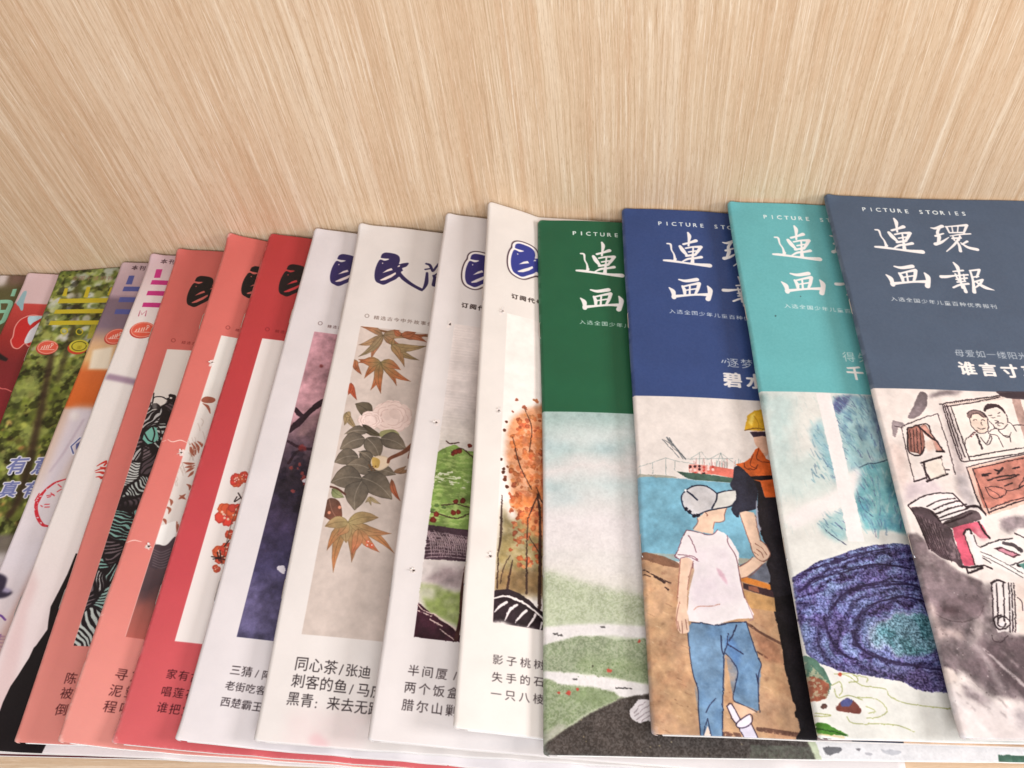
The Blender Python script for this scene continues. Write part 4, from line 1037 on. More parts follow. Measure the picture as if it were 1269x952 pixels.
def art_meadow():
    s = folk_cover('meadow', (217, 209, 207))
    min_masthead(s, (46, 40, 104), (576.5, 345), outlined=True, blue=(226, 216, 214))
    s.text('订阅代号:8-46', (571.5, 381), (633, 390), (48, 36, 36), size=0.84, bold=0.025, n=6)
    fr = frame_s(s, (565, 402), (511, 790))
    with Clip(s, fr):
        vramp_rect(s, fr, [((565, 402), (226, 214, 210)), ((550, 500), (216, 204, 200)), ((545, 545), (206, 196, 188))], rough=2, seed=3)
        X, Y = s.rows(); s.px *= (0.985 + 0.03 * (np.sin(Y * 0.9) > 0.2) * (fbm(0.8, 4, 3, 3, 0.4) > 0.48))[..., None].astype(np.float32)
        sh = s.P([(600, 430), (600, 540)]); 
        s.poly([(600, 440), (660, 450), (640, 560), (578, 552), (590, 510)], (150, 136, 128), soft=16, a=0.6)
        zq = (400, 500, 3.4)
        s.poly(Z(*zq, [(485, 205), (520, 185), (560, 175), (600, 200), (800, 210), (800, 560), (600, 535), (440, 515), (460, 330)]), (122, 148, 76), rough=0.25, rscale=0.5, seed=3)
        s.px = s.px; m = fbm(0.5, 77, 4, 1.4, 0.5)
        s.poly(Z(*zq, [(490, 215), (520, 190), (620, 210), (800, 220), (800, 540), (600, 525), (445, 500), (465, 330)]), (158, 178, 104), a=0.8, tex=sstep(m, 0.5, 0.62))
        s.poly(Z(*zq, [(480, 280), (560, 290), (620, 330), (600, 360), (470, 330)]), (214, 214, 190), a=0.9, tex=sstep(m, 0.60, 0.66)); s.poly(Z(*zq, [(600, 250), (800, 250), (800, 420), (610, 420)]), (84, 110, 60), a=0.5, soft=2, tex=m)
        def twig(pts): s.line(Z(*zq, pts), [1.4] * len(pts), (66, 44, 40))
        twig([(450, 455), (500, 470), (560, 485), (615, 465)]); twig([(540, 210), (580, 190), (620, 215), (640, 235)]); twig([(500, 430), (560, 425), (620, 440)]); twig([(520, 160), (540, 172), (575, 165)])
        for p, r in (((465, 492), 4), ((478, 468), 3.4), ((550, 462), 3.4), ((572, 458), 3), ((590, 410), 3.4), ((560, 415), 3), ((560, 205), 3.6), ((578, 202), 3), ((548, 215), 2.4), ((620, 178), 2.6)): s.spot(Z(*zq, [p])[0], r, (122, 44, 36), rough=0.3, seed=int(p[0]), edge=0.4)
        for p in ((480, 432), (510, 438), (462, 450)): s.spot(Z(*zq, [p])[0], 3.2, (90, 112, 62), squash=0.6)
        # woven dark fence
        s.poly(Z(*zq, [(442, 512), (540, 525), (800, 550), (800, 680), (590, 665), (420, 658)]), (70, 50, 60), rough=0.2)
        rg = np.random.RandomState(8)
        for k in range(26):
            x = 430 + k * 9; s.line(Z(*zq, [(x, 535 + k * 1.5 + rg.randint(-6, 6)), (x + 22, 575 + k), (x + 30, 640 + rg.randint(-10, 14))]), [0.8, 1.6, 0.6], (168, 144, 146), dry=0.45, seed=k)
        for k in range(8): s.line(Z(*zq, [(430, 545 + k * 15), (500, 548 + k * 14), (600, 562 + k * 13), (700, 572 + k * 13)]), 1.2, (150, 128, 134), dry=0.6, seed=30 + k)
        s.poly(Z(*zq, [(420, 660), (600, 672), (800, 690), (800, 830), (600, 830), (395, 770)]), (202, 190, 186), soft=1.5)
        s.poly(Z(*zq, [(500, 690), (800, 700), (800, 760), (560, 780), (430, 750)]), (150, 130, 132), soft=4, rough=0.5, a=0.8, seed=9)
        s.poly(Z(*zq, [(400, 760), (480, 770), (560, 800), (590, 790), (590, 950), (440, 880)]), (146, 160, 92), soft=3, rough=0.45, seed=5); s.poly(Z(*zq, [(410, 770), (480, 780), (470, 830), (405, 820)]), (196, 190, 176), soft=3, a=0.8)
        s.poly([(516, 745), (530, 757), (545, 768), (560, 777), (568, 786), (640, 800), (640, 840), (500, 840)], (58, 28, 40), rough=0.15)
        for q in ([(518, 757), (535, 764)], [(533, 768), (548, 776)], [(545, 780), (562, 792)], [(516, 746), (524, 756), (540, 763), (554, 772), (568, 783)]): s.line(q, 1.3, (216, 190, 180), dry=0.3)
        s.line(Z(*zq, [(600, 690), (585, 800), (580, 900), (560, 1000)]), [2.5, 3.5, 4, 5], (74, 44, 42))
    s.painterly(fr[1], fr[3], fr[0], fr[2], amp=1.6, tone=0.2)
    ink = (52, 42, 44)
    for body, a, b in (('半间厦/老', (504.5, 836), (574, 844)), ('两个饭盒里', (500, 857), (571, 866)), ('腊尔山剿匪', (497, 879), (569, 888))):
        s.text(body, a, b, ink, size=0.86, n=4)
    s.wear(0.35, 6); return s
def art_amber():
    s = folk_cover('amber', (218, 210, 204))
    min_masthead(s, (48, 56, 132), (633.5, 330), outlined=True, blue=(228, 220, 216))
    s.text('订阅代号:8-46', (633.5, 369), (694, 380), (52, 40, 38), size=0.84, bold=0.025, n=6)
    fr = frame_s(s, (627, 388), (613, 772))
    with Clip(s, fr):
        s0, y0, s1, y1 = fr; s.poly([(s0, y0), (s1, y0), (s1, y1), (s0, y1)], (232, 222, 216), sheet=True)
        zq = (400, 500, 3.4); rg = np.random.RandomState(12)
        s.poly(Z(*zq, [(760, 430), (1200, 430), (1200, 830), (720, 800), (735, 640)]), (146, 128, 84), soft=4, rough=0.35, seed=3)
        s.poly(Z(*zq, [(735, 700), (1000, 700), (1000, 810), (720, 800)]), (128, 96, 64), soft=4, a=0.7); s.poly(Z(*zq, [(760, 430), (800, 400), (830, 480), (790, 500)]), (228, 214, 206), soft=4)
        s.poly(Z(*zq, [(800, 60), (860, 20), (1000, -20), (1200, 0), (1200, 560), (1000, 600), (900, 560), (840, 500), (800, 420), (785, 300), (770, 200), (775, 120)]), (204, 130, 84), soft=3, rough=0.75, a=0.85, seed=31, rscale=1.0)
        s.poly(Z(*zq, [(810, 100), (1200, 60), (1200, 520), (860, 500), (800, 380)]), (178, 92, 54), a=0.6, soft=2, tex=sstep(fbm(0.7, 35, 4), 0.48, 0.62))
        for k in range(520):
            x = rg.uniform(745, 1150); y = rg.uniform(-20, 690)
            dens = 1.0 if (x > 790 and y > 60) else 0.35
            if x < 770 + abs(y - 250) * 0.12 and rg.rand() > 0.25: continue
            if y < 120 and x < 800 and rg.rand() > 0.2: continue
            if rg.rand() > dens: continue
            c = [(196, 108, 62), (186, 90, 54), (206, 132, 82), (172, 86, 58), (200, 116, 74)][rg.randint(5)]
            s.spot(Z(*zq, [(x, y)])[0], rg.uniform(1.5, 4.0), c, rough=0.6, seed=k, squash=rg.uniform(.6, 1), ang=rg.rand() * 3, edge=0.35 if rg.rand() > 0.4 else 0, a=0.9)
        for k in range(40):
            s.spot(Z(*zq, [(rg.uniform(800, 1100), rg.uniform(120, 500))])[0], rg.uniform(3, 7), (206, 116, 62), rough=0.6, seed=k, a=0.55)
        for p, r in (((762, 275), 1.9), ((760, 290), 2.2), ((775, 350), 1.9), ((752, 235), 1.5), ((765, 112), 1.7), ((775, 78), 1.6), ((778, 352), 2), ((766, 320), 2.4)): s.spot(Z(*zq, [p])[0], r, (120, 62, 44), edge=0.5)
        B = (58, 38, 34)
        for q, w in (([(800, 140), (830, 260), (880, 360)], [0.8, 1.4, 1.0]), ([(850, 20), (880, 100), (870, 200)], [.8, 1.2, .8]), ([(910, 380), (890, 420), (865, 480)], [2, 1.6, 1.2]), ([(905, 380), (915, 500), (912, 860)], [2.5, 3.2, 4]), ([(862, 480), (860, 640), (858, 800)], [1, 1.8, 2.6]),
                     ([(755, 390), (750, 560), (740, 640), (735, 780)], [1.6, 2.6, 1.4, 2]), ([(800, 660), (785, 740), (775, 800)], [1, 2.6, 3]), ([(790, 640), (760, 700), (748, 760)], [.8, 1, 1]), ([(870, 560), (920, 640), (960, 700)], [1, 1.5, 2]), ([(950, 300), (940, 600), (945, 860)], [2, 4, 5]), ([(900, 350), (930, 420), (1000, 480)], [1, 2, 2])):
            s.line(Z(*zq, q), w, B, a=0.9)
        wheel = [(720, 790), (780, 782), (830, 800), (870, 826), (905, 860), (1000, 930), (1100, 1050), (700, 1060)]
        s.poly(Z(*zq, wheel), (42, 30, 36), smooth=False, rough=0.12)
        s.line(Z(*zq, [(722, 822), (770, 812), (820, 828), (870, 855), (915, 892), (980, 950)]), [1.6, 2.6, 2.8, 2.8, 2.4, 2], (226, 216, 212))
        for q in ([(775, 838), (748, 855), (724, 880)], [(818, 848), (790, 870), (768, 915)], [(858, 872), (838, 890), (812, 925)], [(895, 888), (885, 910), (862, 940)], [(925, 920), (915, 950)]): s.line(Z(*zq, q), [3.4, 3, 1.2], (222, 212, 210))
        s.poly(Z(*zq, [(700, 925), (760, 918), (800, 940), (880, 945), (960, 985), (960, 1060), (700, 1060)]), (228, 218, 214), soft=2.2, rough=0.3)
    s.painterly(fr[1], fr[3], fr[0], fr[2], amp=1.6, tone=0.2)
    ink = (52, 42, 44)
    for body, a, b in (('影子桃树下', (610, 822), (678, 829)), ('失手的石匠', (609, 844), (678, 850)), ('一只八棱瓶', (607.5, 865), (677.5, 872))):
        s.text(body, a, b, ink, size=0.80, n=4)
    s.wear(0.35, 7); return s
def stipple(s, fr_pts, c0, c1, scale, seed, a=1.0, ax=1.0, ay=1.0, thr=(0.45, 0.6), **kw):
    s.poly(fr_pts, c0, a, seed=seed, **kw)
    s.poly(fr_pts, c1, a, tex=sstep(fbm(scale, seed + 5, 3, ax, ay), *thr), seed=seed, **kw)
def band(s, y_pt, col):
    y = int(round(s.P([y_pt])[0][1])); s.px[y:] = col
    return y
def art_green():
    s = Sheet('green', (226, 222, 218))
    vr = [((668, 515), (176, 196, 192)), ((668, 540), (206, 214, 212)), ((668, 556), (194, 208, 206)), ((668, 576), (224, 218, 216)), ((668, 596), (208, 216, 214)), ((668, 620), (222, 218, 216)), ((668, 640), (228, 220, 220)), ((670, 695), (228, 220, 218)), ((670, 725), (222, 216, 208)), ((670, 750), (206, 206, 190)), ((670, 780), (194, 200, 176)), ((672, 936), (190, 196, 166))]
    vramp_rect(s, (0, 0, CW, CH), vr, rough=4.5, seed=6, scale=7)
    zq = (660, 500, 3.967); zr = (660, 720, 3.34)
    for q, c, a in (([(40, 170), (130, 190), (230, 215), (140, 240), (30, 225)], (164, 190, 192), .7), ([(300, 190), (420, 210), (480, 235), (380, 250), (300, 230)], (168, 192, 196), .6), ([(40, 370), (120, 390), (200, 420), (100, 450), (40, 420)], (176, 198, 200), .6), ([(320, 370), (480, 380), (480, 420), (340, 410)], (184, 202, 204), .5), ([(40, 60), (200, 40), (480, 60), (480, 100), (200, 90), (40, 100)], (160, 184, 180), .6), ([(50, 470), (180, 440), (260, 470), (180, 500), (60, 510)], (182, 202, 204), .5)):
        s.poly(Z(*zq, q), c, a=a, soft=6, rough=0.6, seed=len(q) * 3)
    s.poly(Z(*zq, [(0, 770), (200, 760), (300, 800), (420, 830), (500, 850), (700, 860), (700, 790), (400, 730), (0, 720)]), (226, 220, 216), soft=3, a=0.9, rough=0.3)
    # pasture stripes, white footpaths, road
    G = [(166, 174, 146), (142, 154, 122)]
    stipple(s, Z(*zr, [(-20, -50), (80, -36), (200, 10), (330, 44), (480, 70), (700, 80), (700, 190), (470, 180), (300, 165), (150, 180), (-20, 195)]), (190, 196, 170), (172, 180, 150), 0.16, 4, soft=5)
    s.poly(Z(*zr, [(-20, 195), (150, 182), (290, 178), (480, 188), (700, 200), (700, 250), (480, 240), (330, 228), (180, 232), (60, 262), (-20, 272)]), (226, 220, 218), soft=1.2)
    stipple(s, Z(*zr, [(-20, 278), (60, 262), (180, 232), (280, 230), (340, 246), (480, 240), (700, 250), (700, 440), (480, 425), (330, 400), (200, 380), (-20, 372)]), *G, 0.15, 14, soft=1)
    s.poly(Z(*zr, [(180, 300), (480, 330), (700, 340), (700, 430), (480, 420), (300, 395), (180, 372)]), (112, 128, 84), a=0.5, soft=5, tex=fbm(1.5, 5, 3))
    s.poly(Z(*zr, [(-20, 362), (80, 375), (200, 385), (360, 408), (480, 430), (700, 450), (700, 500), (470, 480), (370, 482), (300, 470), (200, 445), (100, 430), (60, 402), (-20, 395)]), (228, 222, 220), soft=0.9)
    stipple(s, Z(*zr, [(-20, 405), (60, 402), (120, 430), (250, 440), (340, 462), (360, 488), (230, 545), (120, 615), (45, 690), (-20, 720)]), (158, 168, 136), (134, 148, 110), 0.15, 24, soft=0.8)
    s.poly(Z(*zr, [(180, 445), (345, 470), (355, 485), (260, 520), (150, 480)]), (124, 140, 98), a=0.6, soft=4)
    s.poly(Z(*zr, [(40, 640), (110, 590), (150, 600), (80, 660), (40, 700)]), (176, 172, 160), soft=2, a=0.8)
    stipple(s, Z(*zr, [(47, 725), (48, 690), (60, 668), (140, 612), (250, 545), (370, 486), (480, 468), (700, 450), (1100, 600), (1146, 690), (1176, 760), (700, 745), (90, 740)]), (66, 58, 54), (88, 80, 76), 0.13, 34, soft=0.5)
    s.poly([(0, 0)] and Z(*zr, [(900, 680), (1146, 690), (1190, 790), (900, 790)]), (92, 96, 84), a=0.7, tex=fbm(0.25, 8, 3) * 1.4)
    for p in ((94, 218), (112, 226), (176, 408), (290, 192)): s.poly(Z(*zr, [(p[0] - 12, p[1] - 3), (p[0] + 8, p[1] - 4), (p[0] + 12, p[1] + 4), (p[0] - 6, p[1] + 3)]), (70, 66, 66), a=0.9)
    s.line(Z(*zr, [(345, 442), (375, 445), (410, 446)]), 1.5, (60, 56, 56))
    for p, r in (((316, 372), 2.6), ((110, 462), 1.7), ((150, 464), 2.6), ((186, 450), 1.7), ((442, 250), 1.7), ((248, 354), 1.4)): s.spot(Z(*zr, [p])[0], r, (196, 84, 70) if r > 1.5 else (70, 70, 52), rough=0.7, seed=int(p[0]))
    rg = np.random.RandomState(4)
    for k in range(60): s.spot(Z(*zr, [(rg.uniform(180, 400), rg.uniform(330, 400))])[0], 0.7, (90, 110, 66), a=0.6)
    for k in range(12): s.spot(Z(*zr, [(rg.uniform(200, 900), rg.uniform(560, 720))])[0], 0.9, (176, 160, 120), a=0.7)
    s.poly(Z(*zr, [(486, 490), (440, 492), (415, 520), (402, 545), (412, 572), (445, 586), (480, 580), (560, 590), (560, 490)]), (228, 220, 222), smooth=True)
    for q in ([(470, 500), (440, 520), (420, 548)], [(486, 512), (450, 535), (425, 560)], [(488, 535), (460, 552), (430, 575)], [(488, 556), (465, 570), (450, 583)]): s.line(Z(*zr, q), 0.7, (150, 130, 136))
    # lower right: white foot of the page with small stains and a green corner
    s.poly([(1012, 925), (1030, 975), (1400, 985), (1400, 915), (1003, 905)], (226, 222, 222))
    za = (930, 880, 3.743)
    for q, c in (([(338, 178), (415, 178), (410, 200), (375, 212), (348, 205)], (112, 110, 114)), ([(485, 184), (508, 184), (502, 192), (490, 192)], (120, 116, 120)), ([(528, 202), (562, 206), (555, 216), (535, 214)], (186, 182, 186)), ([(600, 190), (690, 196), (680, 212), (630, 210)], (190, 188, 192))):
        s.poly(Z(*za, q), c, smooth=True, soft=0.3)
    s.poly([(1234, 938), (1400, 944), (1400, 985), (1236, 960)], (70, 106, 88))
    s.px *= 0.945
    s.grain(16, 0.18, 9); s.grain(8, 0.5, 4)
    s.painterly(0, s.P([(668, 509.5)])[0][1] + 8, amp=1.8, tone=0.10)
    y = band(s, (668, 509.5), (30, 88, 60))
    n = fbm(3, 66, 4)[y:, :, None]; s.px[y:] *= (0.96 + 0.08 * n).astype(np.float32)
    picture_stories(s, anchor=(708, 291.5)); s.wear(0.4, 12, (170, 190, 176)); return s
def art_navy():
    s = Sheet('navy', (222, 212, 206))
    s.px *= (0.985 + 0.03 * fbm(1.2, 8, 4)[..., None]).astype(np.float32)
    zq = (660, 500, 3.967); zb = (820, 580, 5.95); zc = (820, 740, 5.01); L = (44, 34, 40)
    # pale strip at the fold
    # sea
    s.poly(Z(*zq, [(440, 365), (560, 358), (640, 362), (780, 378), (1000, 395), (2600, 400), (2600, 900), (440, 760)]), (120, 170, 190), rough=0.08)
    s.poly(Z(*zq, [(440, 365), (2600, 400), (2600, 900), (440, 760)]), (104, 156, 180), a=0.5, tex=fbm(1.6, 31, 4))
    # quay
    s.poly(Z(*zq, [(440, 725), (548, 732), (620, 745), (700, 790), (760, 800), (1000, 840), (2600, 860), (2600, 1900), (440, 1900)]), (184, 146, 116))
    s.poly(Z(*zq, [(440, 725), (2600, 860), (2600, 1900), (440, 1900)]), (200, 160, 118), a=0.6, tex=sstep(fbm(3.4, 44, 5), 0.3, 0.75))
    s.poly(Z(*zq, [(440, 725), (2600, 860), (2600, 1900), (440, 1900)]), (160, 112, 84), a=0.4, tex=sstep(fbm(1.8, 49, 5), 0.42, 0.75))
    s.poly(Z(*zq, [(440, 722), (560, 730), (640, 750), (725, 785), (725, 815), (640, 795), (545, 768), (440, 755)]), (120, 84, 66), soft=1.0, rough=0.35, a=0.9)
    for q, w in (([(548, 815), (600, 845), (680, 885)], 1.6), ([(548, 838), (580, 850)], 1.2), ([(600, 850), (650, 880)], 2.6), ([(655, 905), (668, 915)], 2)): s.line(Z(*zq, q), w, (60, 42, 40), dry=0.4)
    rg = np.random.RandomState(31)
    for k in range(160):
        x, y = rg.uniform(440, 1150), rg.uniform(790, 1640); L_ = rg.uniform(4, 40)
        s.line(Z(*zq, [(x, y), (x + L_ * 0.5, y + L_ * 0.22), (x + L_, y + L_ * 0.5)]), rg.uniform(0.5, 1.5), [(120, 84, 66), (212, 176, 136), (146, 104, 84), (222, 190, 156)][rg.randint(4)], a=rg.uniform(.25, .6), dry=0.4, seed=k % 9)
    for k in range(90): s.spot(Z(*zq, [(rg.uniform(440, 1150), rg.uniform(800, 1640))])[0], rg.uniform(.5, 3.5), [(134, 96, 76), (206, 168, 130)][rg.randint(2)], rough=0.8, seed=k, a=0.35, soft=0.5)
    for k in range(60): s.line(Z(*zq, [(rg.uniform(520, 1000), rg.uniform(390, 720)), (0, 0)][:1] * 2), 1.2, (150, 196, 212), a=0.4)
    for k in range(40):
        x = rg.uniform(760, 1100); s.line(Z(*zq, [(x, 330 + (x - 760) * 0.07), (x + rg.uniform(-4, 4), rg.uniform(270, 300))]), 0.6, [(180, 90, 90), (110, 140, 140), (150, 160, 150)][rg.randint(3)], a=0.7)
    # bridge, cranes
    for q in ([(510, 312), (560, 300), (655, 268), (720, 288), (800, 300)], [(655, 268), (655, 360)], [(530, 320), (530, 350)], [(590, 290), (590, 345)], [(700, 285), (700, 330)], [(780, 270), (830, 240), (860, 280), (925, 245), (985, 290)], [(925, 245), (910, 290)], [(925, 245), (940, 290)], [(760, 275), (985, 272)], [(820, 245), (820, 300)]):
        s.line(Z(*zq, q), 0.6, (130, 150, 150), smooth=False, a=0.8)
    for q, w in (([(640, 178), (720, 268)], 0.9), ([(660, 168), (752, 275)], 1.8), ([(648, 180), (700, 215), (740, 275)], 0.8), ([(662, 176), (690, 220), (745, 262)], 0.7), ([(672, 170), (700, 215)], 1.2)): s.line(Z(*zq, q), w, (112, 116, 120), smooth=False)
    s.poly(Z(*zq, [(510, 345), (620, 350), (720, 362), (720, 372), (560, 360), (512, 362)]), (150, 150, 136), a=0.8, rough=0.3, soft=0.4)
    s.poly(Z(*zq, [(765, 302), (830, 304), (900, 312), (985, 325), (1100, 330), (1100, 370), (985, 368), (900, 352), (770, 345)]), (202, 106, 92), rough=0.1)
    s.poly(Z(*zq, [(775, 300), (860, 306), (858, 345), (772, 342)]), (216, 150, 138))
    rg = np.random.RandomState(3)
    for k in range(16): s.spot(Z(*zq, [(776 + (k % 6) * 22, 314 + (k // 6) * 15 + rg.randint(-3, 3))])[0], 1.7, [(60, 34, 40), (196, 74, 66), (228, 196, 190)][rg.randint(3)])
    s.poly(Z(*zq, [(708, 335), (760, 342), (860, 350), (985, 368), (1100, 375), (1100, 395), (985, 392), (800, 378), (755, 370)]), (68, 94, 82))
    # father
    D = (42, 42, 56)
    s.poly(Z(*zq, [(1042, 130), (1055, 60), (1090, 32), (1120, 28), (1200, 40), (1200, 132), (1090, 132)]), (214, 166, 48), smooth=False)
    s.poly(Z(*zq, [(1060, 95), (1075, 55), (1095, 45), (1080, 110)]), (238, 206, 96), soft=0.6); s.line(Z(*zq, [(1045, 132), (1100, 120), (1150, 126)]), 1.2, (120, 84, 40))
    s.line(Z(*zq, [(1090, 60), (1110, 95), (1112, 125)]), 1.0, (176, 130, 40))
    s.poly(Z(*zq, [(1075, 138), (1125, 132), (1150, 160), (1165, 230), (1140, 260), (1115, 225), (1095, 200), (1085, 165)]), (220, 176, 152), smooth=True); s.poly(Z(*zq, [(1068, 140), (1110, 136), (1200, 140), (1200, 170), (1130, 158), (1085, 165)]), (58, 44, 58))
    s.poly(Z(*zq, [(998, 300), (1040, 290), (1070, 270), (1095, 225), (1112, 215), (1150, 270), (1200, 300), (1240, 460), (1142, 462), (1125, 400), (1085, 370), (1040, 335)]), (214, 98, 44))
    for q in ([(1112, 220), (1105, 275), (1180, 292)], [(1085, 250), (1070, 300), (1100, 320)], [(1040, 292), (1045, 315), (1070, 330)], [(1060, 320), (1090, 325), (1108, 300)]): s.line(Z(*zq, q), 0.9, (110, 50, 34))
    s.poly(Z(*zq, [(1060, 360), (1185, 350), (1240, 345), (1240, 365), (1120, 378), (1075, 372)]), (34, 28, 34))
    s.poly(Z(*zq, [(990, 315), (1010, 305), (1040, 325), (1085, 375), (1105, 400), (1108, 430), (1100, 520), (1060, 530), (1015, 540), (1015, 570), (985, 545), (975, 520), (990, 470), (985, 430), (968, 400), (985, 370)]), D, rough=0.05)
    s.poly(Z(*zq, [(1085, 375), (1120, 385), (1142, 462), (1260, 455), (1320, 800), (2600, 1700), (1330, 1700), (1260, 1300), (1180, 1000), (1165, 900), (1150, 780), (1165, 740), (1120, 640), (1105, 560), (1108, 430)]), (36, 32, 38))
    s.poly(Z(*zq, [(1098, 480), (1103, 475), (1112, 590), (1125, 620), (1108, 640), (1098, 560)]), (176, 172, 186), a=0.8)
    s.poly(Z(*zb, [(560, 20), (640, 60), (690, 150), (690, 290), (600, 320), (560, 200)]), (56, 58, 76), a=0.5, soft=2, tex=fbm(1.0, 3, 3) * 1.2)
    # deck behind
    s.poly(Z(*zb, [(570, 720), (640, 690), (770, 690), (800, 800), (800, 850), (620, 810)]), (104, 108, 122), rough=0.2); s.poly(Z(*zb, [(585, 800), (640, 810), (800, 858), (806, 900), (620, 850), (585, 835)]), (212, 128, 56))
    s.poly(Z(*zb, [(600, 850), (820, 905), (830, 960), (640, 905), (600, 890)]), (62, 42, 48)); s.poly(Z(*zb, [(640, 868), (710, 880), (720, 922), (640, 900)]), (150, 92, 72))
    s.poly(Z(*zb, [(600, 905), (850, 960), (850, 1060), (620, 1030)]), (196, 150, 98), a=0.9)
    # floor boards right of the boy
    for q, w in (([(535, 170), (620, 225), (745, 290)], 3.4), ([(590, 340), (655, 378)], 2.4), ([(560, 180), (640, 240)], 1.2), ([(600, 820), (700, 835), (850, 855)], 6), ([(380, 850), (480, 860)], 6)): s.line(Z(*zc, q), w, (92, 62, 54), a=0.85, dry=0.35)
    s.poly(Z(*zc, [(540, 190), (740, 300), (760, 420), (640, 390)]), (158, 104, 80), a=0.55, soft=2, rough=0.4)
    s.poly(Z(*zc, [(700, 0), (832, -20), (980, 900), (835, 900), (835, 870), (880, 800), (885, 770), (830, 745), (825, 715), (845, 690), (815, 650), (795, 560), (765, 450), (750, 330), (718, 170), (705, 60)]), (26, 22, 26))
    # legs and shoe
    J = (112, 142, 172)
    s.poly(Z(*zc, [(185, 160), (260, 165), (340, 175), (430, 160), (525, 160), (548, 230), (590, 360), (618, 420), (605, 520), (600, 715), (560, 690), (470, 660), (445, 640), (455, 560), (470, 465), (440, 390), (395, 350), (385, 480), (378, 640), (378, 865), (300, 862), (240, 865), (228, 700), (225, 580), (195, 480), (175, 330), (160, 200)]), J, rough=0.04)
    s.poly(Z(*zc, [(185, 160), (525, 160), (618, 420), (600, 715), (445, 640), (395, 350), (378, 865), (240, 865), (195, 480), (160, 200)]), (88, 122, 160), a=0.6, tex=sstep(fbm(1.8, 81, 5), 0.3, 0.75))
    s.poly(Z(*zc, [(385, 260), (430, 240), (500, 350), (470, 440), (400, 340)]), (66, 100, 150), a=0.6, soft=2)
    for q, w in (([(160, 200), (172, 330), (195, 480), (226, 580), (228, 700), (242, 865)], 1.1), ([(185, 160), (260, 165), (340, 176), (430, 160), (525, 158)], 1.2), ([(525, 160), (548, 230), (590, 360), (618, 420), (602, 480), (600, 600), (606, 715)], 1.1), ([(368, 240), (372, 320), (384, 360)], 1.6), ([(414, 228), (405, 300), (388, 355), (384, 480), (378, 640), (378, 862)], 1.3), ([(465, 175), (445, 230), (420, 275)], 1.5), ([(405, 290), (450, 320), (505, 355)], 1.6), ([(395, 350), (440, 400), (472, 465), (455, 560), (445, 640), (500, 670), (590, 715)], 1.1), ([(335, 632), (300, 670), (275, 718)], 1.2), ([(285, 755), (265, 830), (262, 860)], 1.0), ([(285, 755), (300, 830), (308, 862)], 1.0), ([(588, 480), (600, 540)], 1.8)):
        s.line(Z(*zc, q), w, (44, 48, 74))
    s.poly(Z(*zc, [(262, 862), (285, 800), (306, 860)]), (226, 204, 190))
    s.poly(Z(*zc, [(445, 655), (520, 680), (585, 715), (550, 730), (480, 765), (440, 700)]), (218, 180, 152))
    s.poly(Z(*zc, [(405, 680), (432, 665), (490, 765), (470, 795), (450, 770)]), (226, 216, 226)); s.poly(Z(*zc, [(460, 795), (480, 770), (550, 728), (560, 780), (520, 810), (475, 812)]), (226, 216, 226)); s.poly(Z(*zc, [(480, 815), (550, 788), (610, 895), (520, 900)]), (206, 200, 216))
    for q in ([(405, 680), (432, 665), (490, 765)], [(405, 682), (440, 760), (465, 790)], [(460, 795), (480, 770), (550, 728), (560, 775), (520, 810), (475, 812), (460, 795)], [(480, 815), (520, 890)], [(555, 785), (605, 890)]): s.line(Z(*zc, q), 1.2, (50, 36, 56))
    # arms, neck, face
    SK = (224, 190, 166)
    s.poly(Z(*zb, [(140, 655), (235, 670), (225, 730), (200, 800), (190, 900), (188, 1000), (168, 1180), (128, 1180), (118, 960), (128, 800)]), SK); s.poly(Z(*zc, [(100, 40), (150, 40), (165, 150), (170, 215), (130, 228), (105, 215), (88, 150)]), SK, smooth=True)
    for q in ([(90, 140), (100, 200)], [(125, 150), (130, 226)], [(148, 140), (158, 205)], [(100, 150), (112, 212)], [(112, 30), (98, 90), (90, 150)]): s.line(Z(*zc, q), 0.8, (150, 96, 84))
    s.line(Z(*zb, [(140, 665), (128, 800), (118, 960)]), 0.9, (150, 96, 84)); s.line(Z(*zb, [(232, 690), (205, 800), (190, 900)]), 0.9, (150, 96, 84))
    s.poly(Z(*zb, [(568, 735), (640, 690), (680, 655), (720, 680), (770, 690), (700, 745), (620, 810), (585, 815)]), SK)
    s.poly(Z(*zb, [(575, 330), (620, 318), (680, 330), (705, 440), (722, 530), (770, 570), (800, 630), (785, 670), (740, 688), (690, 660), (665, 600), (650, 560), (620, 470)]), SK, smooth=False)
    for q in ([(575, 340), (620, 470), (655, 570)], [(690, 350), (712, 470), (730, 535)], [(655, 570), (670, 620), (695, 660), (740, 688), (785, 668), (800, 630), (770, 572), (725, 535)], [(690, 560), (740, 590), (775, 640)], [(700, 600), (735, 625), (750, 660)], [(680, 620), (712, 645)], [(568, 735), (640, 690), (672, 655)], [(590, 815), (660, 790), (740, 712)]): s.line(Z(*zb, q), 0.9, (140, 88, 76))
    s.poly(Z(*zb, [(265, 370), (330, 320), (480, 295), (470, 330), (458, 350), (462, 385), (430, 402), (395, 402), (380, 440), (380, 490), (300, 480), (232, 460), (262, 420)]), SK)
    for q in ([(480, 300), (462, 345), (462, 388), (430, 402), (392, 402)], [(388, 402), (378, 450)], [(262, 372), (262, 410), (232, 450)], [(318, 330), (335, 345), (330, 358)]): s.line(Z(*zb, q), 0.9, (140, 88, 76))
    # cap
    s.poly(Z(*zb, [(150, 200), (178, 165), (250, 132), (320, 135), (375, 165), (410, 200), (405, 250), (370, 300), (300, 335), (260, 355), (215, 340), (180, 310), (160, 275)]), (196, 192, 194), smooth=True)
    s.poly(Z(*zb, [(200, 180), (300, 150), (390, 210), (360, 290), (280, 330), (220, 300)]), (178, 172, 170), a=0.6, soft=1.5, tex=fbm(0.8, 5, 3) * 1.2)
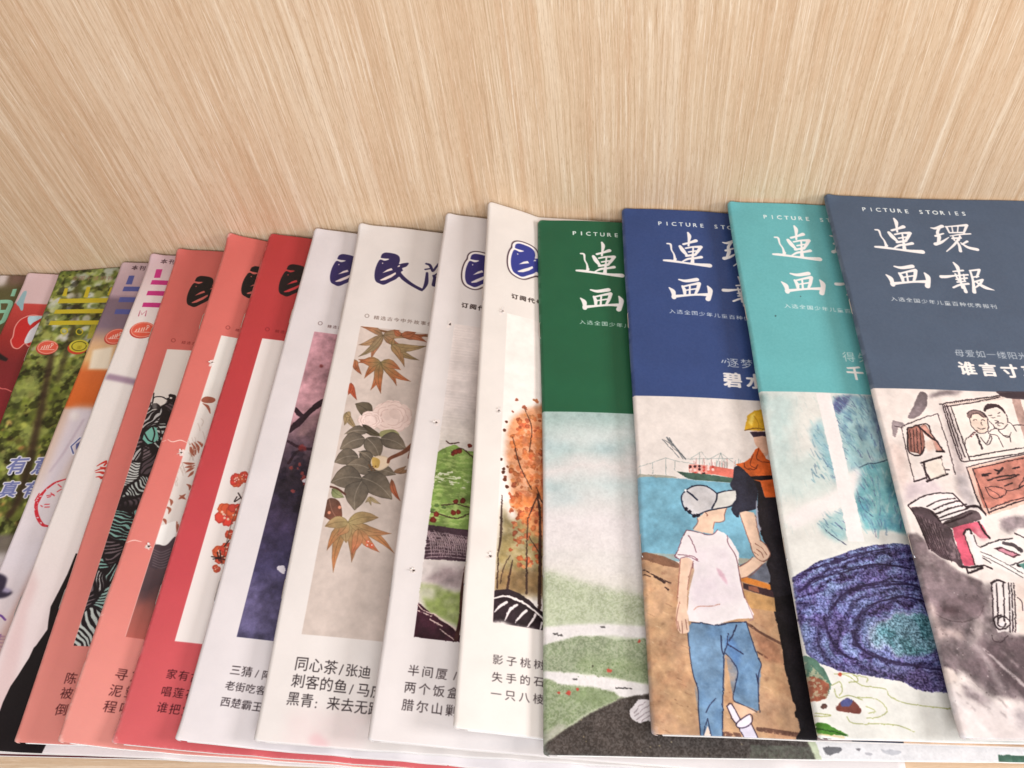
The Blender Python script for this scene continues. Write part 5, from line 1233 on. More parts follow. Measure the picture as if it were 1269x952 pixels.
    s.poly(Z(*zb, [(408, 195), (470, 172), (540, 165), (545, 240), (505, 285), (400, 305), (375, 300)]), (206, 202, 196), smooth=True)
    for q, w in (([(410, 195), (372, 163), (320, 136), (255, 132), (195, 155), (155, 195), (145, 225), (160, 285), (195, 325), (235, 352), (262, 356)], 1.5), ([(408, 190), (402, 240), (370, 300)], 1.8), ([(408, 190), (470, 172), (535, 165)], 1.5), ([(545, 245), (505, 285), (400, 305), (330, 322), (262, 352)], 1.6), ([(178, 168), (220, 200), (262, 238)], 2.0)): s.line(Z(*zb, q), w, (34, 38, 58))
    for p in ((180, 305), (205, 325), (240, 356), (265, 352)): s.spot(Z(*zb, [p])[0], 2.4, (26, 26, 40), rough=0.4, seed=p[0])
    s.spot(Z(*zb, [(176, 168)])[0], 1.6, (226, 224, 224))
    # shirt
    SH = (224, 215, 216)
    s.poly(Z(*zb, [(182, 460), (240, 470), (330, 495), (380, 492), (410, 460), (470, 490), (510, 530), (570, 630), (568, 690), (560, 720), (580, 830), (610, 960), (640, 1010), (680, 1080), (668, 1110), (560, 1115), (380, 1160), (340, 1150), (200, 1130), (190, 1060), (205, 900), (240, 760), (232, 690), (190, 660), (130, 672), (100, 650), (125, 600), (140, 530)]), SH)
    s.poly(Z(*zb, [(230, 600), (480, 580), (560, 830), (600, 960), (300, 1050), (210, 1000)]), (216, 200, 210), a=0.6, soft=4, tex=fbm(2, 15, 3) * 1.2); s.poly(Z(*zb, [(400, 735), (440, 760), (480, 830), (485, 865), (450, 830), (420, 790)]), (206, 164, 178), soft=0.8, a=0.8)
    for q in ([(182, 460), (240, 470), (330, 495), (380, 490), (412, 458)], [(182, 462), (145, 530), (125, 600), (100, 650), (128, 668), (190, 655), (232, 670), (268, 690)], [(120, 640), (180, 645), (235, 655), (262, 680)], [(200, 500), (232, 560), (255, 625)], [(482, 500), (490, 560), (540, 640), (562, 720), (580, 830), (610, 960)], [(110, 655), (140, 690)], [(235, 690), (228, 740)]): s.line(Z(*zb, q), 0.9, (120, 70, 84))
    s.line(Z(*zc, [(200, 80), (230, 60), (310, 58), (360, 45)]), 1.0, (196, 140, 124)); s.line(Z(*zc, [(520, 0), (540, 60), (568, 130), (545, 150)]), 0.8, (160, 120, 130))
    # bottom strip visible under the next magazine
    yb = int(s.P([(1010, 914)])[0][1])
    za = (930, 880, 3.743)
    s.poly(Z(*za, [(310, 120), (470, 120), (470, 165), (310, 160)]), (164, 142, 140), a=0.9); s.poly(Z(*za, [(470, 100), (706, 110), (706, 190), (470, 185)]), (42, 42, 58)); s.poly(Z(*za, [(708, 110), (2600, 130), (2600, 230), (708, 190)]), (206, 170, 140), rough=0.05)
    for c in ((850, 182), (1215, 188)): s.line(Z(*za, [(c[0] - 50, c[1]), (c[0], c[1] - 4), (c[0] + 40, c[1] + 6)]), 1.6, (140, 92, 74))
    s.px *= 0.97; s.painterly(0, s.P([(783, 489.5)])[0][1] + 8, amp=1.3, tone=0.17)
    y = band(s, (783, 489.5), (48, 68, 116)); n = fbm(3, 66, 4)[y:, :, None]; s.px[y:] *= (0.96 + 0.08 * n).astype(np.float32)
    s.grain(8, 0.2, 7)
    picture_stories(s, anchor=(814, 279.5))
    s.text('逐梦深蓝', (901, 454), (953, 456.5), (190, 196, 206), size=0.9); s.line([(896, 446.5), (894.5, 449.5)], 1.1, (190, 196, 206)); s.line([(899.5, 446.7), (898, 449.7)], 1.1, (190, 196, 206))
    for dx, dy in ((0, 0), (0.5, 0.3), (-0.4, 0.3)): s.text('碧水深流', (897 + dx, 477.5 + dy), (982 + dx, 481 + dy), (226, 220, 218), size=0.84, bold=0.03)
    s.wear(0.45, 13, (170, 176, 196)); return s
def art_teal():
    s = Sheet('teal', (216, 214, 208)); s.px *= (0.97 + 0.06 * fbm(1.6, 4, 5)[..., None]).astype(np.float32)
    zq = (920, 480, 3.966); za = (920, 700, 3.637)
    X, Y = s.rows()
    # pencil-shaded hillside
    s.poly(Z(*zq, [(80, 30), (130, 30), (115, 140), (95, 110)]), (112, 138, 138), soft=3, rough=0.5, a=0.9)
    s.poly(Z(*zq, [(110, 30), (260, 30), (240, 300), (200, 420), (150, 380), (120, 200)]), (180, 200, 198), a=0.8, soft=8, rough=0.4)
    s.poly(Z(*zq, [(120, 350), (420, 330), (460, 520), (300, 560), (160, 540)]), (190, 206, 202), a=0.7, soft=8, rough=0.4, seed=5)
    s.poly(Z(*zq, [(330, 210), (385, 150), (420, 260), (450, 360), (470, 470), (460, 480), (380, 330), (345, 260)]), (134, 176, 186), soft=3, rough=0.5, a=0.85, seed=3)
    s.poly(Z(*zq, [(440, 60), (500, 38), (620, 45), (900, 60), (1000, 330), (700, 350), (560, 400), (520, 410), (480, 240), (450, 140)]), (150, 190, 196), soft=4, rough=0.4, a=0.9, seed=7)
    s.poly(Z(*zq, [(440, 60), (500, 38), (620, 45), (900, 60), (1000, 330), (700, 350), (520, 410), (480, 240)]), (92, 128, 156), a=0.6, soft=3, tex=sstep(fbm(1.6, 17, 5, 0.6, 1.6), 0.42, 0.72))
    s.poly(Z(*zq, [(440, 95), (460, 50), (540, 38), (520, 80), (470, 140)]), (74, 76, 120), soft=1.5, rough=0.4, a=0.85); s.poly(Z(*zq, [(620, 40), (900, 40), (950, 250), (700, 330), (650, 200), (640, 90)]), (104, 110, 140), soft=5, rough=0.5, a=0.8, seed=2)
    s.poly(Z(*zq, [(570, 395), (620, 375), (700, 362), (1000, 330), (1100, 700), (800, 720), (730, 700), (600, 700), (560, 600), (545, 520)]), (120, 178, 184), soft=2, rough=0.4, seed=9)
    s.poly(Z(*zq, [(570, 395), (700, 362), (1000, 330), (1100, 700), (800, 720), (600, 700), (545, 520)]), (84, 140, 158), a=0.7, soft=2, tex=sstep(fbm(2.0, 27, 5), 0.42, 0.7)); s.poly(Z(*zq, [(570, 395), (700, 362), (1000, 330), (1100, 700), (600, 700), (545, 520)]), (190, 208, 204), a=0.6, soft=2, tex=sstep(fbm(2.2, 29, 5), 0.5, 0.75))
    s.line(Z(*zq, [(575, 395), (620, 375), (660, 372), (712, 355)]), 1.2, (60, 80, 100)); s.line(Z(*zq, [(560, 500), (590, 590), (640, 635)]), 1.2, (76, 100, 130), dry=0.3)
    s.poly(Z(*zq, [(370, 680), (430, 640), (490, 600), (520, 740), (470, 760), (400, 720)]), (150, 188, 190), soft=3, rough=0.5, a=0.85); s.line(Z(*zq, [(405, 700), (450, 735), (510, 775)]), 1.3, (80, 84, 110), dry=0.4)
    rg = np.random.RandomState(16)
    for k in range(1500):
        x, y = rg.uniform(90, 1000), rg.uniform(35, 720)
        dens = (x > 450 and y < 350) or (x > 560 and y > 380) or (340 < x < 470 and 160 < y < 470) or (380 < x < 520 and y > 610)
        if not dens and rg.rand() < 0.72: continue
        c = [(112, 150, 170), (150, 186, 190), (92, 120, 150), (176, 200, 200), (128, 176, 182), (84, 88, 132)][rg.randint(6 if x > 450 else 5)]
        if not dens: c = (176, 196, 194)
        an = 1.2 + 0.5 * math.sin(x * 0.01) + rg.uniform(-.3, .3); L_ = rg.uniform(8, 26)
        s.line(Z(*zq, [(x - math.cos(an) * L_, y - math.sin(an) * L_), (x + math.cos(an) * L_, y + math.sin(an) * L_)]), rg.uniform(0.7, 1.8), c, a=rg.uniform(0.3, 0.7) * (1 if dens else 0.45), smooth=False)
    # light shaft: a pale cross
    Wt = (230, 222, 220)
    s.poly(Z(*zq, [(360, 30), (430, 32), (480, 230), (520, 420), (555, 560), (600, 760), (520, 760), (480, 560), (430, 330), (385, 130)]), Wt)
    s.poly(Z(*zq, [(200, 640), (300, 580), (440, 520), (470, 500), (560, 400), (590, 400), (560, 520), (480, 590), (360, 650), (250, 700)]), Wt, soft=3, a=0.9)
    # purple rock: pencil strokes that follow its folds
    base = Z(*za, [(225, 55), (290, 20), (330, -10), (430, -40), (520, -72), (600, -90), (700, -98), (800, -88), (900, -60), (1000, -30), (1300, 40), (1300, 620), (1000, 590), (900, 572), (830, 572), (780, 562), (740, 535), (690, 520), (620, 512), (560, 500), (500, 492), (430, 478), (400, 462), (340, 440), (290, 400), (255, 250)])
    s.poly(base, (98, 90, 140), rough=0.12, seed=4)
    s.poly(base, (134, 150, 190), a=0.5, tex=sstep(fbm(3.4, 57, 4), 0.45, 0.7)); s.poly(base, (52, 44, 84), a=0.5, tex=sstep(fbm(2.8, 52, 4), 0.48, 0.7))
    base = [tuple(q) for q in base]
    m_, x_, y_ = s.raster([s.P(base)]); xa, ya = max(x_, 0), max(y_, 0); xb, yb_ = min(x_ + m_.shape[1], CW), min(y_ + m_.shape[0], CH)
    X, Y = np.meshgrid(np.arange(xa, xb), np.arange(ya, yb_)); Hi = np.linalg.inv(s.H)
    q = np.stack([X / KP / 50, Y / (CH / s.m['L']) / 50, np.ones_like(X)], -1) @ Hi.T
    PX = (q[..., 0] / q[..., 2] * 1000 - 920) * 3.637; PY = (q[..., 1] / q[..., 2] * 1000 - 700) * 3.637
    nA = fbm(3.2, 101, 3)[ya:yb_, xa:xb]; nB = fbm(1.1, 111, 3)[ya:yb_, xa:xb]; spk = fbm(0.13, 91, 2)[ya:yb_, xa:xb]; hat = fbm(0.5, 95, 2, 1.6, 0.16)[ya:yb_, xa:xb]
    wx = PX + (nA - 0.5) * 110; wy = PY + (nB - 0.5) * 60
    dist = np.hypot((wx - 745) / 1.45, (wy - 315) * 1.08)                 # rings round the mossy face
    strata = wy + 0.36 * wx - 0.00025 * (wx - 500) ** 2                   # layers of the upper ledge
    up = sstep(strata, 300, 200)
    f = (1 - up) * dist / 62 + up * (strata / 58 + 0.35)
    fr_ = f % 1.0
    groove = np.clip(np.exp(-((fr_ - 0.5) / 0.16) ** 2) * (0.55 + 0.9 * (nA - 0.2)), 0, 1)
    crest = np.exp(-((fr_ - 0.02) / 0.16) ** 2) + np.exp(-((fr_ - 0.98) / 0.16) ** 2)
    v = lambda *c: np.array(c, np.float32)
    col = v(92, 82, 136) + (v(112, 120, 172) - v(92, 82, 136)) * sstep(nB, 0.35, 0.65)[..., None]
    col = col + (v(122, 140, 180) - col) * (np.clip(crest, 0, 1) * sstep(nA, 0.42, 0.66) * 0.75)[..., None]
    col = col + (v(42, 32, 66) - col) * np.clip(groove * 0.85, 0, 1)[..., None]
    face = sstep(dist, 118, 96)[..., None]; fc = v(112, 148, 166) + (v(82, 128, 140) - v(112, 148, 166)) * sstep(nB + (PX - 700) * 0.0006, 0.4, 0.7)[..., None]
    col = col + (fc - col) * face; rim = np.exp(-((dist - 106) / 9) ** 2)[..., None] * sstep(760 - PX + (300 - PY) * 0.3, -60, 80)[..., None]
    col = col + (v(156, 166, 190) - col) * rim * 0.6
    dkb = sstep(PY, 420, 500)[..., None] * sstep(dist, 105, 135)[..., None]; col = col + (v(64, 52, 86) - col) * dkb * 0.6
    col = col * (0.93 + (spk - 0.5)[..., None] * 0.75) + ((spk > 0.62) * 16.0 - (spk < 0.38) * 16.0)[..., None] + (hat - 0.5)[..., None] * 40
    mm = m_[ya - y_:yb_ - y_, xa - x_:xb - x_][..., None]; mm = np.clip(mm - (sstep(blur(m_, 9)[ya - y_:yb_ - y_, xa - x_:xb - x_], 0.75, 0.45)[..., None]) * (spk[..., None] > 0.5) * 0.8, 0, 1)
    s.px[ya:yb_, xa:xb] += (col.astype(np.float32) - s.px[ya:yb_, xa:xb]) * mm
    rg = np.random.RandomState(6)
    for pts, w in (([(290, 25), (400, -5), (520, -45), (660, -72)], 3), ([(255, 120), (330, 70), (450, 30), (600, 5), (760, 10)], 3.5), ([(500, 300), (520, 360), (590, 410), (700, 445), (860, 462), (1000, 470)], 4.5), ([(375, 235), (390, 320), (450, 400), (530, 440)], 3), ([(400, 200), (470, 130), (560, 100), (700, 80), (800, 95)], 3.5), ([(500, 265), (560, 200), (660, 150), (760, 140), (860, 180)], 3.5)):
        for k in range(5):
            s.line(Z(*za, [(x + rg.randint(-9, 9), y + rg.randint(-9, 9)) for x, y in pts]), w * rg.uniform(0.2, 0.6), (38, 28, 60), dry=0.55, seed=k, a=0.7)
    # foreground
    s.poly(Z(*za, [(250, 395), (330, 425), (370, 470), (405, 545), (380, 600), (330, 612), (250, 600)]), (84, 116, 100), rough=0.12, seed=5); s.poly(Z(*za, [(250, 520), (320, 500), (400, 540), (380, 602), (330, 612), (250, 605)]), (164, 84, 62), soft=1.5, rough=0.4, a=0.85); s.poly(Z(*za, [(250, 395), (405, 545), (380, 600), (250, 600)]), (176, 170, 140), tex=sstep(fbm(0.3, 12, 3), 0.55, 0.62), a=0.7)
    GL = (156, 160, 96)
    for q in ([(415, 495), (470, 500), (540, 545), (640, 560), (660, 590), (740, 625), (940, 648)], [(400, 545), (440, 530), (450, 570), (435, 590)], [(440, 490), (500, 495), (520, 525), (480, 530)], [(500, 500), (560, 510), (560, 530)], [(560, 640), (600, 660), (570, 670)], [(520, 600), (600, 605), (650, 650), (620, 685), (560, 692)], [(470, 685), (500, 715), (620, 718), (700, 725), (775, 752)], [(330, 668), (400, 678), (360, 684), (330, 680)], [(415, 560), (430, 600), (480, 590), (540, 610)]):
        s.line(Z(*za, q), 1.1, GL, a=0.9)
    s.poly(Z(*za, [(415, 655), (440, 620), (470, 598), (510, 620), (540, 655), (530, 675), (480, 668)]), (126, 70, 62), rough=0.15); s.poly(Z(*za, [(440, 620), (470, 598), (505, 615), (480, 640), (445, 638)]), (84, 88, 140), soft=0.8, rough=0.3); s.spot(Z(*za, [(368, 638)])[0], 4.2, (120, 84, 76), squash=0.8, edge=0.5)
    s.spot(Z(*za, [(440, 495)])[0], 2.5, (186, 84, 62))
    s.poly(Z(*za, [(330, 710), (380, 715), (430, 745), (500, 775), (420, 768), (340, 765)]), (70, 120, 44), rough=0.1); s.line(Z(*za, [(335, 740), (400, 750), (470, 770)]), 1.6, (34, 70, 30)); s.line(Z(*za, [(335, 765), (390, 770), (460, 778)]), 2, (196, 170, 120), a=0.7)
    s.px *= 0.97; s.painterly(0, s.P([(944, 484.5)])[0][1] + 8, amp=1.6, tone=0.14)
    y = band(s, (944, 484.5), (98, 168, 172)); n = fbm(3, 66, 4)[y:, :, None]; s.px[y:] *= (0.97 + 0.06 * n).astype(np.float32)
    s.grain(9, 0.18, 7)
    picture_stories(s, anchor=(944.5, 271.5))
    s.text('得失之间', (1045, 447), (1102, 449), (190, 214, 212), size=0.86)
    for dx, dy in ((0, 0), (0.5, 0.3)): s.text('千金一诺', (1050 + dx, 468.5 + dy), (1125 + dx, 472 + dy), (232, 226, 222), size=0.9, bold=0.025)
    s.spot((961, 392), 1.1, (60, 90, 90)); s.spot((992, 368), 0.8, (60, 90, 90)); s.wear(0.35, 14, (214, 224, 220)); return s
def art_slate():
    s = Sheet('slate', (226, 214, 208)); s.px *= (0.975 + 0.05 * fbm(2.4, 4, 5)[..., None]).astype(np.float32)
    zq = (1070, 470, 4.14); zp = (1170, 460, 9.515); zr = (1110, 600, 5.95); zt = (1130, 740, 5.288)
    I = (46, 32, 38); G1 = (126, 112, 116); G2 = (98, 84, 90)
    ink = lambda q, w=1.0, d=0.25: s.line(Z(*zq, q), w * 1.2, I, dry=d, seed=len(q) + int(q[0][0]))
    # washes
    s.poly(Z(*zq, [(290, 60), (330, 75), (325, 140), (290, 190), (250, 205), (225, 200), (255, 140)]), G2, rough=0.3, soft=1, a=0.8); s.poly(Z(*zq, [(330, 100), (400, 85), (480, 80), (520, 60), (480, 55), (400, 60), (340, 85)]), G1, soft=1.5, rough=0.4, a=0.8)
    s.poly(Z(*zq, [(148, 210), (200, 220), (225, 235), (180, 250), (165, 310), (150, 290)]), G1, rough=0.4, a=0.85, soft=.8)
    s.poly(Z(*zq, [(100, 250), (140, 330), (200, 330), (230, 420), (240, 540), (210, 600), (160, 470)]), (214, 192, 184), soft=5, rough=0.5, a=0.8); s.poly(Z(*zq, [(215, 540), (330, 500), (380, 540), (420, 580), (320, 600), (250, 620), (215, 640)]), (206, 188, 194), soft=4, rough=0.4, a=0.8)
    s.poly(Z(*zq, [(395, 130), (440, 130), (500, 330), (545, 560), (560, 640), (480, 600), (470, 480), (430, 280)]), (176, 160, 160), soft=2.5, rough=0.6, a=0.7, seed=4); s.poly(Z(*zq, [(480, 480), (530, 500), (570, 640), (600, 680), (520, 650), (490, 560)]), (186, 176, 178), soft=2, rough=0.6, a=0.8, seed=5)
    # frame of the wedding picture
    s.poly(Z(*zq, [(390, 125), (700, 85), (900, 80), (900, 110), (440, 140)]), (210, 190, 180), a=0.8, rough=0.2); s.poly(Z(*zq, [(440, 140), (760, 95), (900, 80), (900, 370), (545, 415)]), (230, 220, 212)); s.poly(Z(*zq, [(760, 95), (800, 90), (880, 330), (840, 340), (790, 200)]), (186, 150, 140), a=0.9)
    for q in ([(402, 128), (440, 250), (490, 400), (515, 425)], [(428, 135), (470, 260), (520, 400)], [(448, 142), (500, 290), (545, 415)], [(390, 130), (520, 108), (700, 84)], [(420, 142), (560, 120), (700, 92)], [(515, 425), (680, 400), (860, 372)], [(545, 398), (690, 372), (860, 345)], [(415, 135), (455, 260), (505, 410)]): ink(q, 1.1)
    for k in range(26): ink([(410 + k * 11, 132 - k * 1.7), (416 + k * 11, 124 - k * 1.7)], 0.5, 0)
    # couple
    F = (224, 200, 184)
    s.poly(Z(*zp, [(300, 560), (330, 520), (410, 490), (500, 560), (520, 640), (500, 710), (440, 740), (380, 700), (330, 640)]), F, smooth=True, a=0.9); s.poly(Z(*zp, [(480, 470), (560, 440), (700, 470), (735, 520), (740, 600), (700, 670), (640, 690), (590, 660), (530, 560)]), (228, 214, 204), smooth=True, a=0.9)
    P = lambda q, w=0.9: s.line(Z(*zp, q), w, I)
    s.poly(Z(*zp, [(265, 500), (300, 470), (360, 458), (430, 475), (495, 520), (505, 550), (450, 545), (400, 500), (340, 510), (300, 560), (280, 560)]), (120, 98, 96), rough=0.1); P([(270, 500), (310, 468), (370, 458), (440, 480), (500, 535)]); P([(300, 560), (340, 508), (400, 498), (460, 545)]); P([(430, 470), (470, 500), (495, 545)], 1.5)
    s.poly(Z(*zp, [(462, 460), (480, 410), (520, 380), (600, 385), (660, 400), (700, 440), (735, 500), (720, 520), (690, 470), (620, 420), (560, 440), (500, 450), (478, 490)]), (60, 44, 50), rough=0.15)
    for q in ([(300, 560), (325, 640), (380, 710), (440, 738), (500, 715), (522, 650), (510, 560)], [(340, 575), (365, 565), (385, 575)], [(440, 580), (455, 570), (480, 585)], [(440, 600), (435, 625), (448, 640)], [(395, 665), (440, 685), (485, 672)], [(478, 490), (530, 580), (590, 650), (620, 680), (700, 680), (745, 620)], [(735, 510), (750, 560), (740, 600)], [(530, 520), (560, 515)], [(635, 500), (665, 485)], [(560, 545), (580, 552), (600, 548)], [(632, 530), (660, 528)], [(600, 580), (640, 600), (600, 610)], [(630, 625), (670, 610), (705, 622)], [(635, 640), (670, 648)],
              [(620, 670), (560, 690), (520, 720), (530, 740), (610, 755), (650, 800), (700, 900)], [(640, 680), (680, 750), (760, 780), (790, 720)], [(760, 600), (810, 640), (850, 705)], [(810, 640), (880, 632), (960, 640)], [(640, 700), (700, 760), (770, 770), (785, 830)], [(350, 720), (300, 770), (255, 800), (250, 850), (265, 945)], [(540, 740), (530, 800), (490, 850), (430, 780)], [(550, 760), (560, 810), (510, 870), (470, 830)]): P(q)
    for k in range(9): s.spot(Z(*zp, [(385 + k * 8, 750 + k * 20)])[0], 1.3, (50, 34, 42), rough=0.5, seed=k)
    for k in range(4): s.spot(Z(*zp, [(320 + k * 22, 770 - k * 22)])[0], 1.2, (130, 80, 84), rough=0.5, seed=k)
    # left sheet with shirts and box
    for q in ([(195, 245), (225, 380), (262, 525)], [(195, 245), (290, 205), (380, 178)], [(380, 178), (430, 330), (470, 490)], [(205, 250), (160, 240)]): ink(q, 0.8)
    R = (170, 112, 100)
    s.poly(Z(*zq, [(228, 255), (290, 235), (310, 290), (315, 350), (300, 385), (235, 372)]), R, rough=0.15, edge=0.4); s.poly(Z(*zq, [(285, 245), (320, 232), (350, 285), (375, 320), (412, 370), (375, 375), (345, 305), (320, 290)]), (196, 142, 128), rough=0.15, edge=0.4); s.poly(Z(*zq, [(310, 330), (350, 305), (372, 360), (330, 372)]), (224, 196, 182), soft=1)
    for q, w in (([(228, 255), (232, 370), (290, 388), (315, 350)], 1.5), ([(228, 252), (290, 235), (330, 235), (352, 285), (412, 372)], 1.3), ([(285, 245), (345, 300), (375, 318)], 2), ([(240, 262), (245, 365)], .7), ([(255, 260), (262, 372)], .7), ([(272, 255), (280, 378)], .7), ([(290, 250), (298, 380)], .7), ([(375, 372), (412, 372)], 2),
                 ([(295, 430), (345, 415), (400, 398)], 1.8), ([(310, 435), (320, 480), (345, 520)], 1.8), ([(325, 525), (380, 505), (430, 488)], 2), ([(262, 525), (325, 505)], 1.6), ([(395, 400), (420, 490)], 0.9), ([(300, 440), (330, 520)], .8), ([(410, 465), (440, 466)], 1.4)): ink(q, w, 0.15)
    s.poly(Z(*zq, [(312, 435), (398, 405), (420, 490), (345, 515)]), (228, 214, 200), a=0.7)
    # certificate
    C_ = (186, 116, 102)
    s.poly(Z(*zq, [(530, 455), (860, 380), (960, 360), (960, 600), (640, 700), (600, 660)]), (216, 176, 160), a=0.9); s.poly(Z(*zq, [(562, 462), (860, 385), (960, 365), (960, 580), (650, 660), (620, 665), (600, 610)]), C_, rough=0.05); s.poly(Z(*zq, [(562, 462), (960, 365), (960, 580), (640, 660)]), (204, 140, 124), a=0.6, tex=fbm(1.6, 6, 4) * 1.2)
    for q, w in (([(530, 455), (585, 620), (628, 700)], 1.3), ([(560, 460), (600, 570), (645, 690)], 1.1), ([(528, 452), (700, 410), (880, 375)], 1.0), ([(560, 462), (700, 430), (880, 392)], 0.9), ([(640, 685), (760, 640), (900, 600)], 1.3), ([(650, 665), (760, 625), (900, 590)], 1), ([(610, 492), (655, 482)], 1.6), ([(675, 465), (700, 470), (715, 455)], 2), ([(690, 485), (712, 460)], 1.4), ([(640, 520), (700, 500), (780, 490)], 1.4), ([(690, 520), (740, 510), (800, 490)], 1.2), ([(610, 497), (640, 494)], 1.3), ([(725, 548), (765, 532)], 1.2), ([(770, 460), (800, 450)], 1.6), ([(625, 555), (680, 550), (735, 575), (690, 612), (650, 600), (625, 555)], .8), ([(640, 560), (690, 590), (700, 605)], .6), ([(735, 575), (790, 560), (830, 500)], .8), ([(790, 560), (824, 545)], 1.2)): ink(q, w, 0.2)
    # dark wash right
    s.poly(Z(*zq, [(690, 70), (900, 60), (900, 100), (760, 95), (700, 90)]), (56, 44, 52), soft=1, rough=0.2, a=0.9)
    s.poly(Z(*zq, [(700, 720), (760, 705), (1000, 700), (1000, 770), (880, 765), (800, 775), (740, 790), (700, 760)]), G1, soft=2, rough=0.5, a=0.9, seed=8); s.poly(Z(*zq, [(780, 770), (1000, 740), (1000, 830), (800, 820)]), (226, 218, 214), soft=1)
    # books
    s.poly(Z(*zr, [(85, 360), (170, 365), (230, 430), (260, 500), (360, 560), (460, 640), (540, 680), (640, 720), (660, 960), (240, 960), (180, 760), (120, 500)]), (112, 96, 100), soft=1.5, rough=0.25, a=0.95, seed=2)
    s.poly(Z(*zr, [(95, 150), (200, 90), (380, 62), (420, 75), (520, 170), (560, 200), (380, 290), (340, 280), (290, 200)]), (230, 220, 218))
    s.poly(Z(*zr, [(110, 170), (180, 165), (250, 185), (290, 210), (340, 290), (410, 330), (440, 440), (490, 520), (500, 640), (440, 580), (350, 550), (260, 490), (220, 400), (160, 270)]), (84, 68, 74), rough=0.2); s.poly(Z(*zr, [(150, 230), (340, 300), (440, 450), (490, 560), (380, 540), (250, 420)]), (128, 108, 112), a=0.7, tex=sstep(fbm(0.3, 4, 3, .5, 2), 0.5, .6))
    s.poly(Z(*zr, [(340, 290), (540, 190), (610, 200), (640, 260), (420, 330)]), (72, 58, 62), soft=.8, rough=0.2, a=0.9)
    for q, w in (([(95, 152), (200, 92), (320, 66), (420, 70)], 1.6), ([(230, 165), (330, 120), (440, 108)], 1.4), ([(280, 190), (370, 150), (470, 124)], 1.8), ([(300, 220), (400, 180), (520, 150)], 1.8), ([(320, 250), (420, 215), (540, 178)], 1.6), ([(340, 268), (440, 240), (520, 205)], 1.4), ([(420, 70), (470, 120), (530, 180)], 1.8), ([(350, 295), (450, 265), (560, 215)], 2.2), ([(95, 155), (160, 260), (250, 480)], 1.5), ([(520, 170), (600, 165), (660, 220)], 3), ([(260, 200), (330, 275)], 2.2)): s.line(Z(*zr, q), w, I, dry=0.2)
    for k in range(9): s.line(Z(*zr, [(140 + k * 22, 220 + k * 9), (190 + k * 22, 330 + k * 14), (270 + k * 18, 480 + k * 12)]), 0.8, (44, 30, 36), dry=0.45, seed=k)
    PK = (202, 86, 108)
    s.poly(Z(*zr, [(415, 325), (500, 300), (600, 280), (640, 300), (690, 400), (620, 400), (580, 360), (555, 335), (510, 350), (510, 380), (560, 520), (590, 600), (500, 605), (460, 480)]), PK, rough=0.08); s.poly(Z(*zr, [(580, 300), (690, 400), (640, 420), (600, 380)]), (222, 150, 160), soft=2, a=0.8); s.poly(Z(*zr, [(530, 350), (560, 345), (610, 460), (650, 600), (600, 610), (570, 480)]), (230, 220, 220), soft=.8)
    for q, w in (([(500, 368), (520, 342), (552, 340), (560, 365)], 2.4), ([(510, 380), (550, 500), (585, 600)], 1.2), ([(610, 280), (650, 350), (695, 400)], 2.6), ([(575, 380), (600, 450), (630, 470)], 1.1), ([(490, 610), (560, 615), (640, 605)], 3), ([(535, 660), (640, 620)], 2.4), ([(520, 615), (535, 660)], 2)): s.line(Z(*zr, q), w, I, dry=0.1)
    s.poly(Z(*zr, [(630, 460), (740, 415), (860, 400), (1100, 420), (1100, 700), (900, 680), (700, 600), (640, 540)]), (230, 224, 220), soft=.5)
    for q, w in (([(630, 465), (740, 420), (860, 400)], 1.5), ([(630, 500), (760, 560), (940, 660)], .8), ([(640, 530), (780, 600), (940, 690)], .8), ([(640, 545), (700, 580)], 1.2), ([(650, 600), (710, 625)], 2.2), ([(800, 435), (870, 450), (925, 490)], 5), ([(850, 600), (960, 560)], 1.3), ([(880, 365), (960, 400)], 1.6), ([(905, 600), (960, 600)], 4)): s.line(Z(*zr, q), w, I if w < 4.5 else (88, 76, 82), dry=0.1)
    s.poly(Z(*zr, [(722, 475), (770, 462), (925, 522), (870, 545)]), (84, 46, 56)); s.poly(Z(*zr, [(750, 485), (780, 475), (900, 522), (865, 535)]), (214, 144, 160)); s.poly(Z(*zr, [(905, 590), (960, 580), (960, 640)]), (96, 150, 140))
    # big ink washes below
    s.poly(Z(*zt, [(80, -60), (560, -80), (520, 80), (640, 240), (735, 260), (900, 300), (900, 900), (735, 690), (560, 640), (470, 560), (330, 470), (300, 500), (230, 560), (160, 300)]), (118, 102, 106), soft=4, rough=0.45, a=0.92, seed=5)
    s.poly(Z(*zt, [(150, 60), (200, 20), (330, -10), (430, 0), (470, 60), (440, 120), (350, 155), (240, 140), (170, 110)]), (104, 88, 92), smooth=True, soft=1.2, a=0.9); s.poly(Z(*zt, [(190, 70), (260, 60), (320, 90), (280, 115), (210, 100)]), (72, 56, 60), smooth=True, soft=2, a=0.8); s.line(Z(*zt, [(150, 100), (240, 150), (350, 160), (440, 125), (470, 60)]), 1.2, (80, 64, 68), a=0.7)
    s.poly(Z(*zt, [(100, 20), (150, 60), (190, 200), (320, 210), (350, 290), (250, 260), (180, 280), (120, 120)]), (206, 184, 178), soft=3, rough=0.6, a=0.7, seed=9); s.poly(Z(*zt, [(400, 150), (470, 120), (480, 200), (440, 290), (400, 300)]), (186, 170, 168), soft=3, rough=0.5, a=0.8, seed=4)
    s.poly(Z(*zt, [(300, 430), (450, 380), (560, 470), (640, 560), (640, 640), (520, 660), (400, 560)]), (92, 78, 82), soft=4, rough=0.4, a=0.8, seed=6); s.poly(Z(*zt, [(440, 300), (560, 280), (735, 260), (900, 300), (900, 800), (735, 660), (620, 560), (500, 420)]), (78, 64, 68), soft=3.5, rough=0.4, a=0.9, seed=7)
    s.poly(Z(*zt, [(200, 450), (270, 470), (310, 530), (290, 560), (230, 565)]), (222, 206, 198), soft=.8, a=0.95)
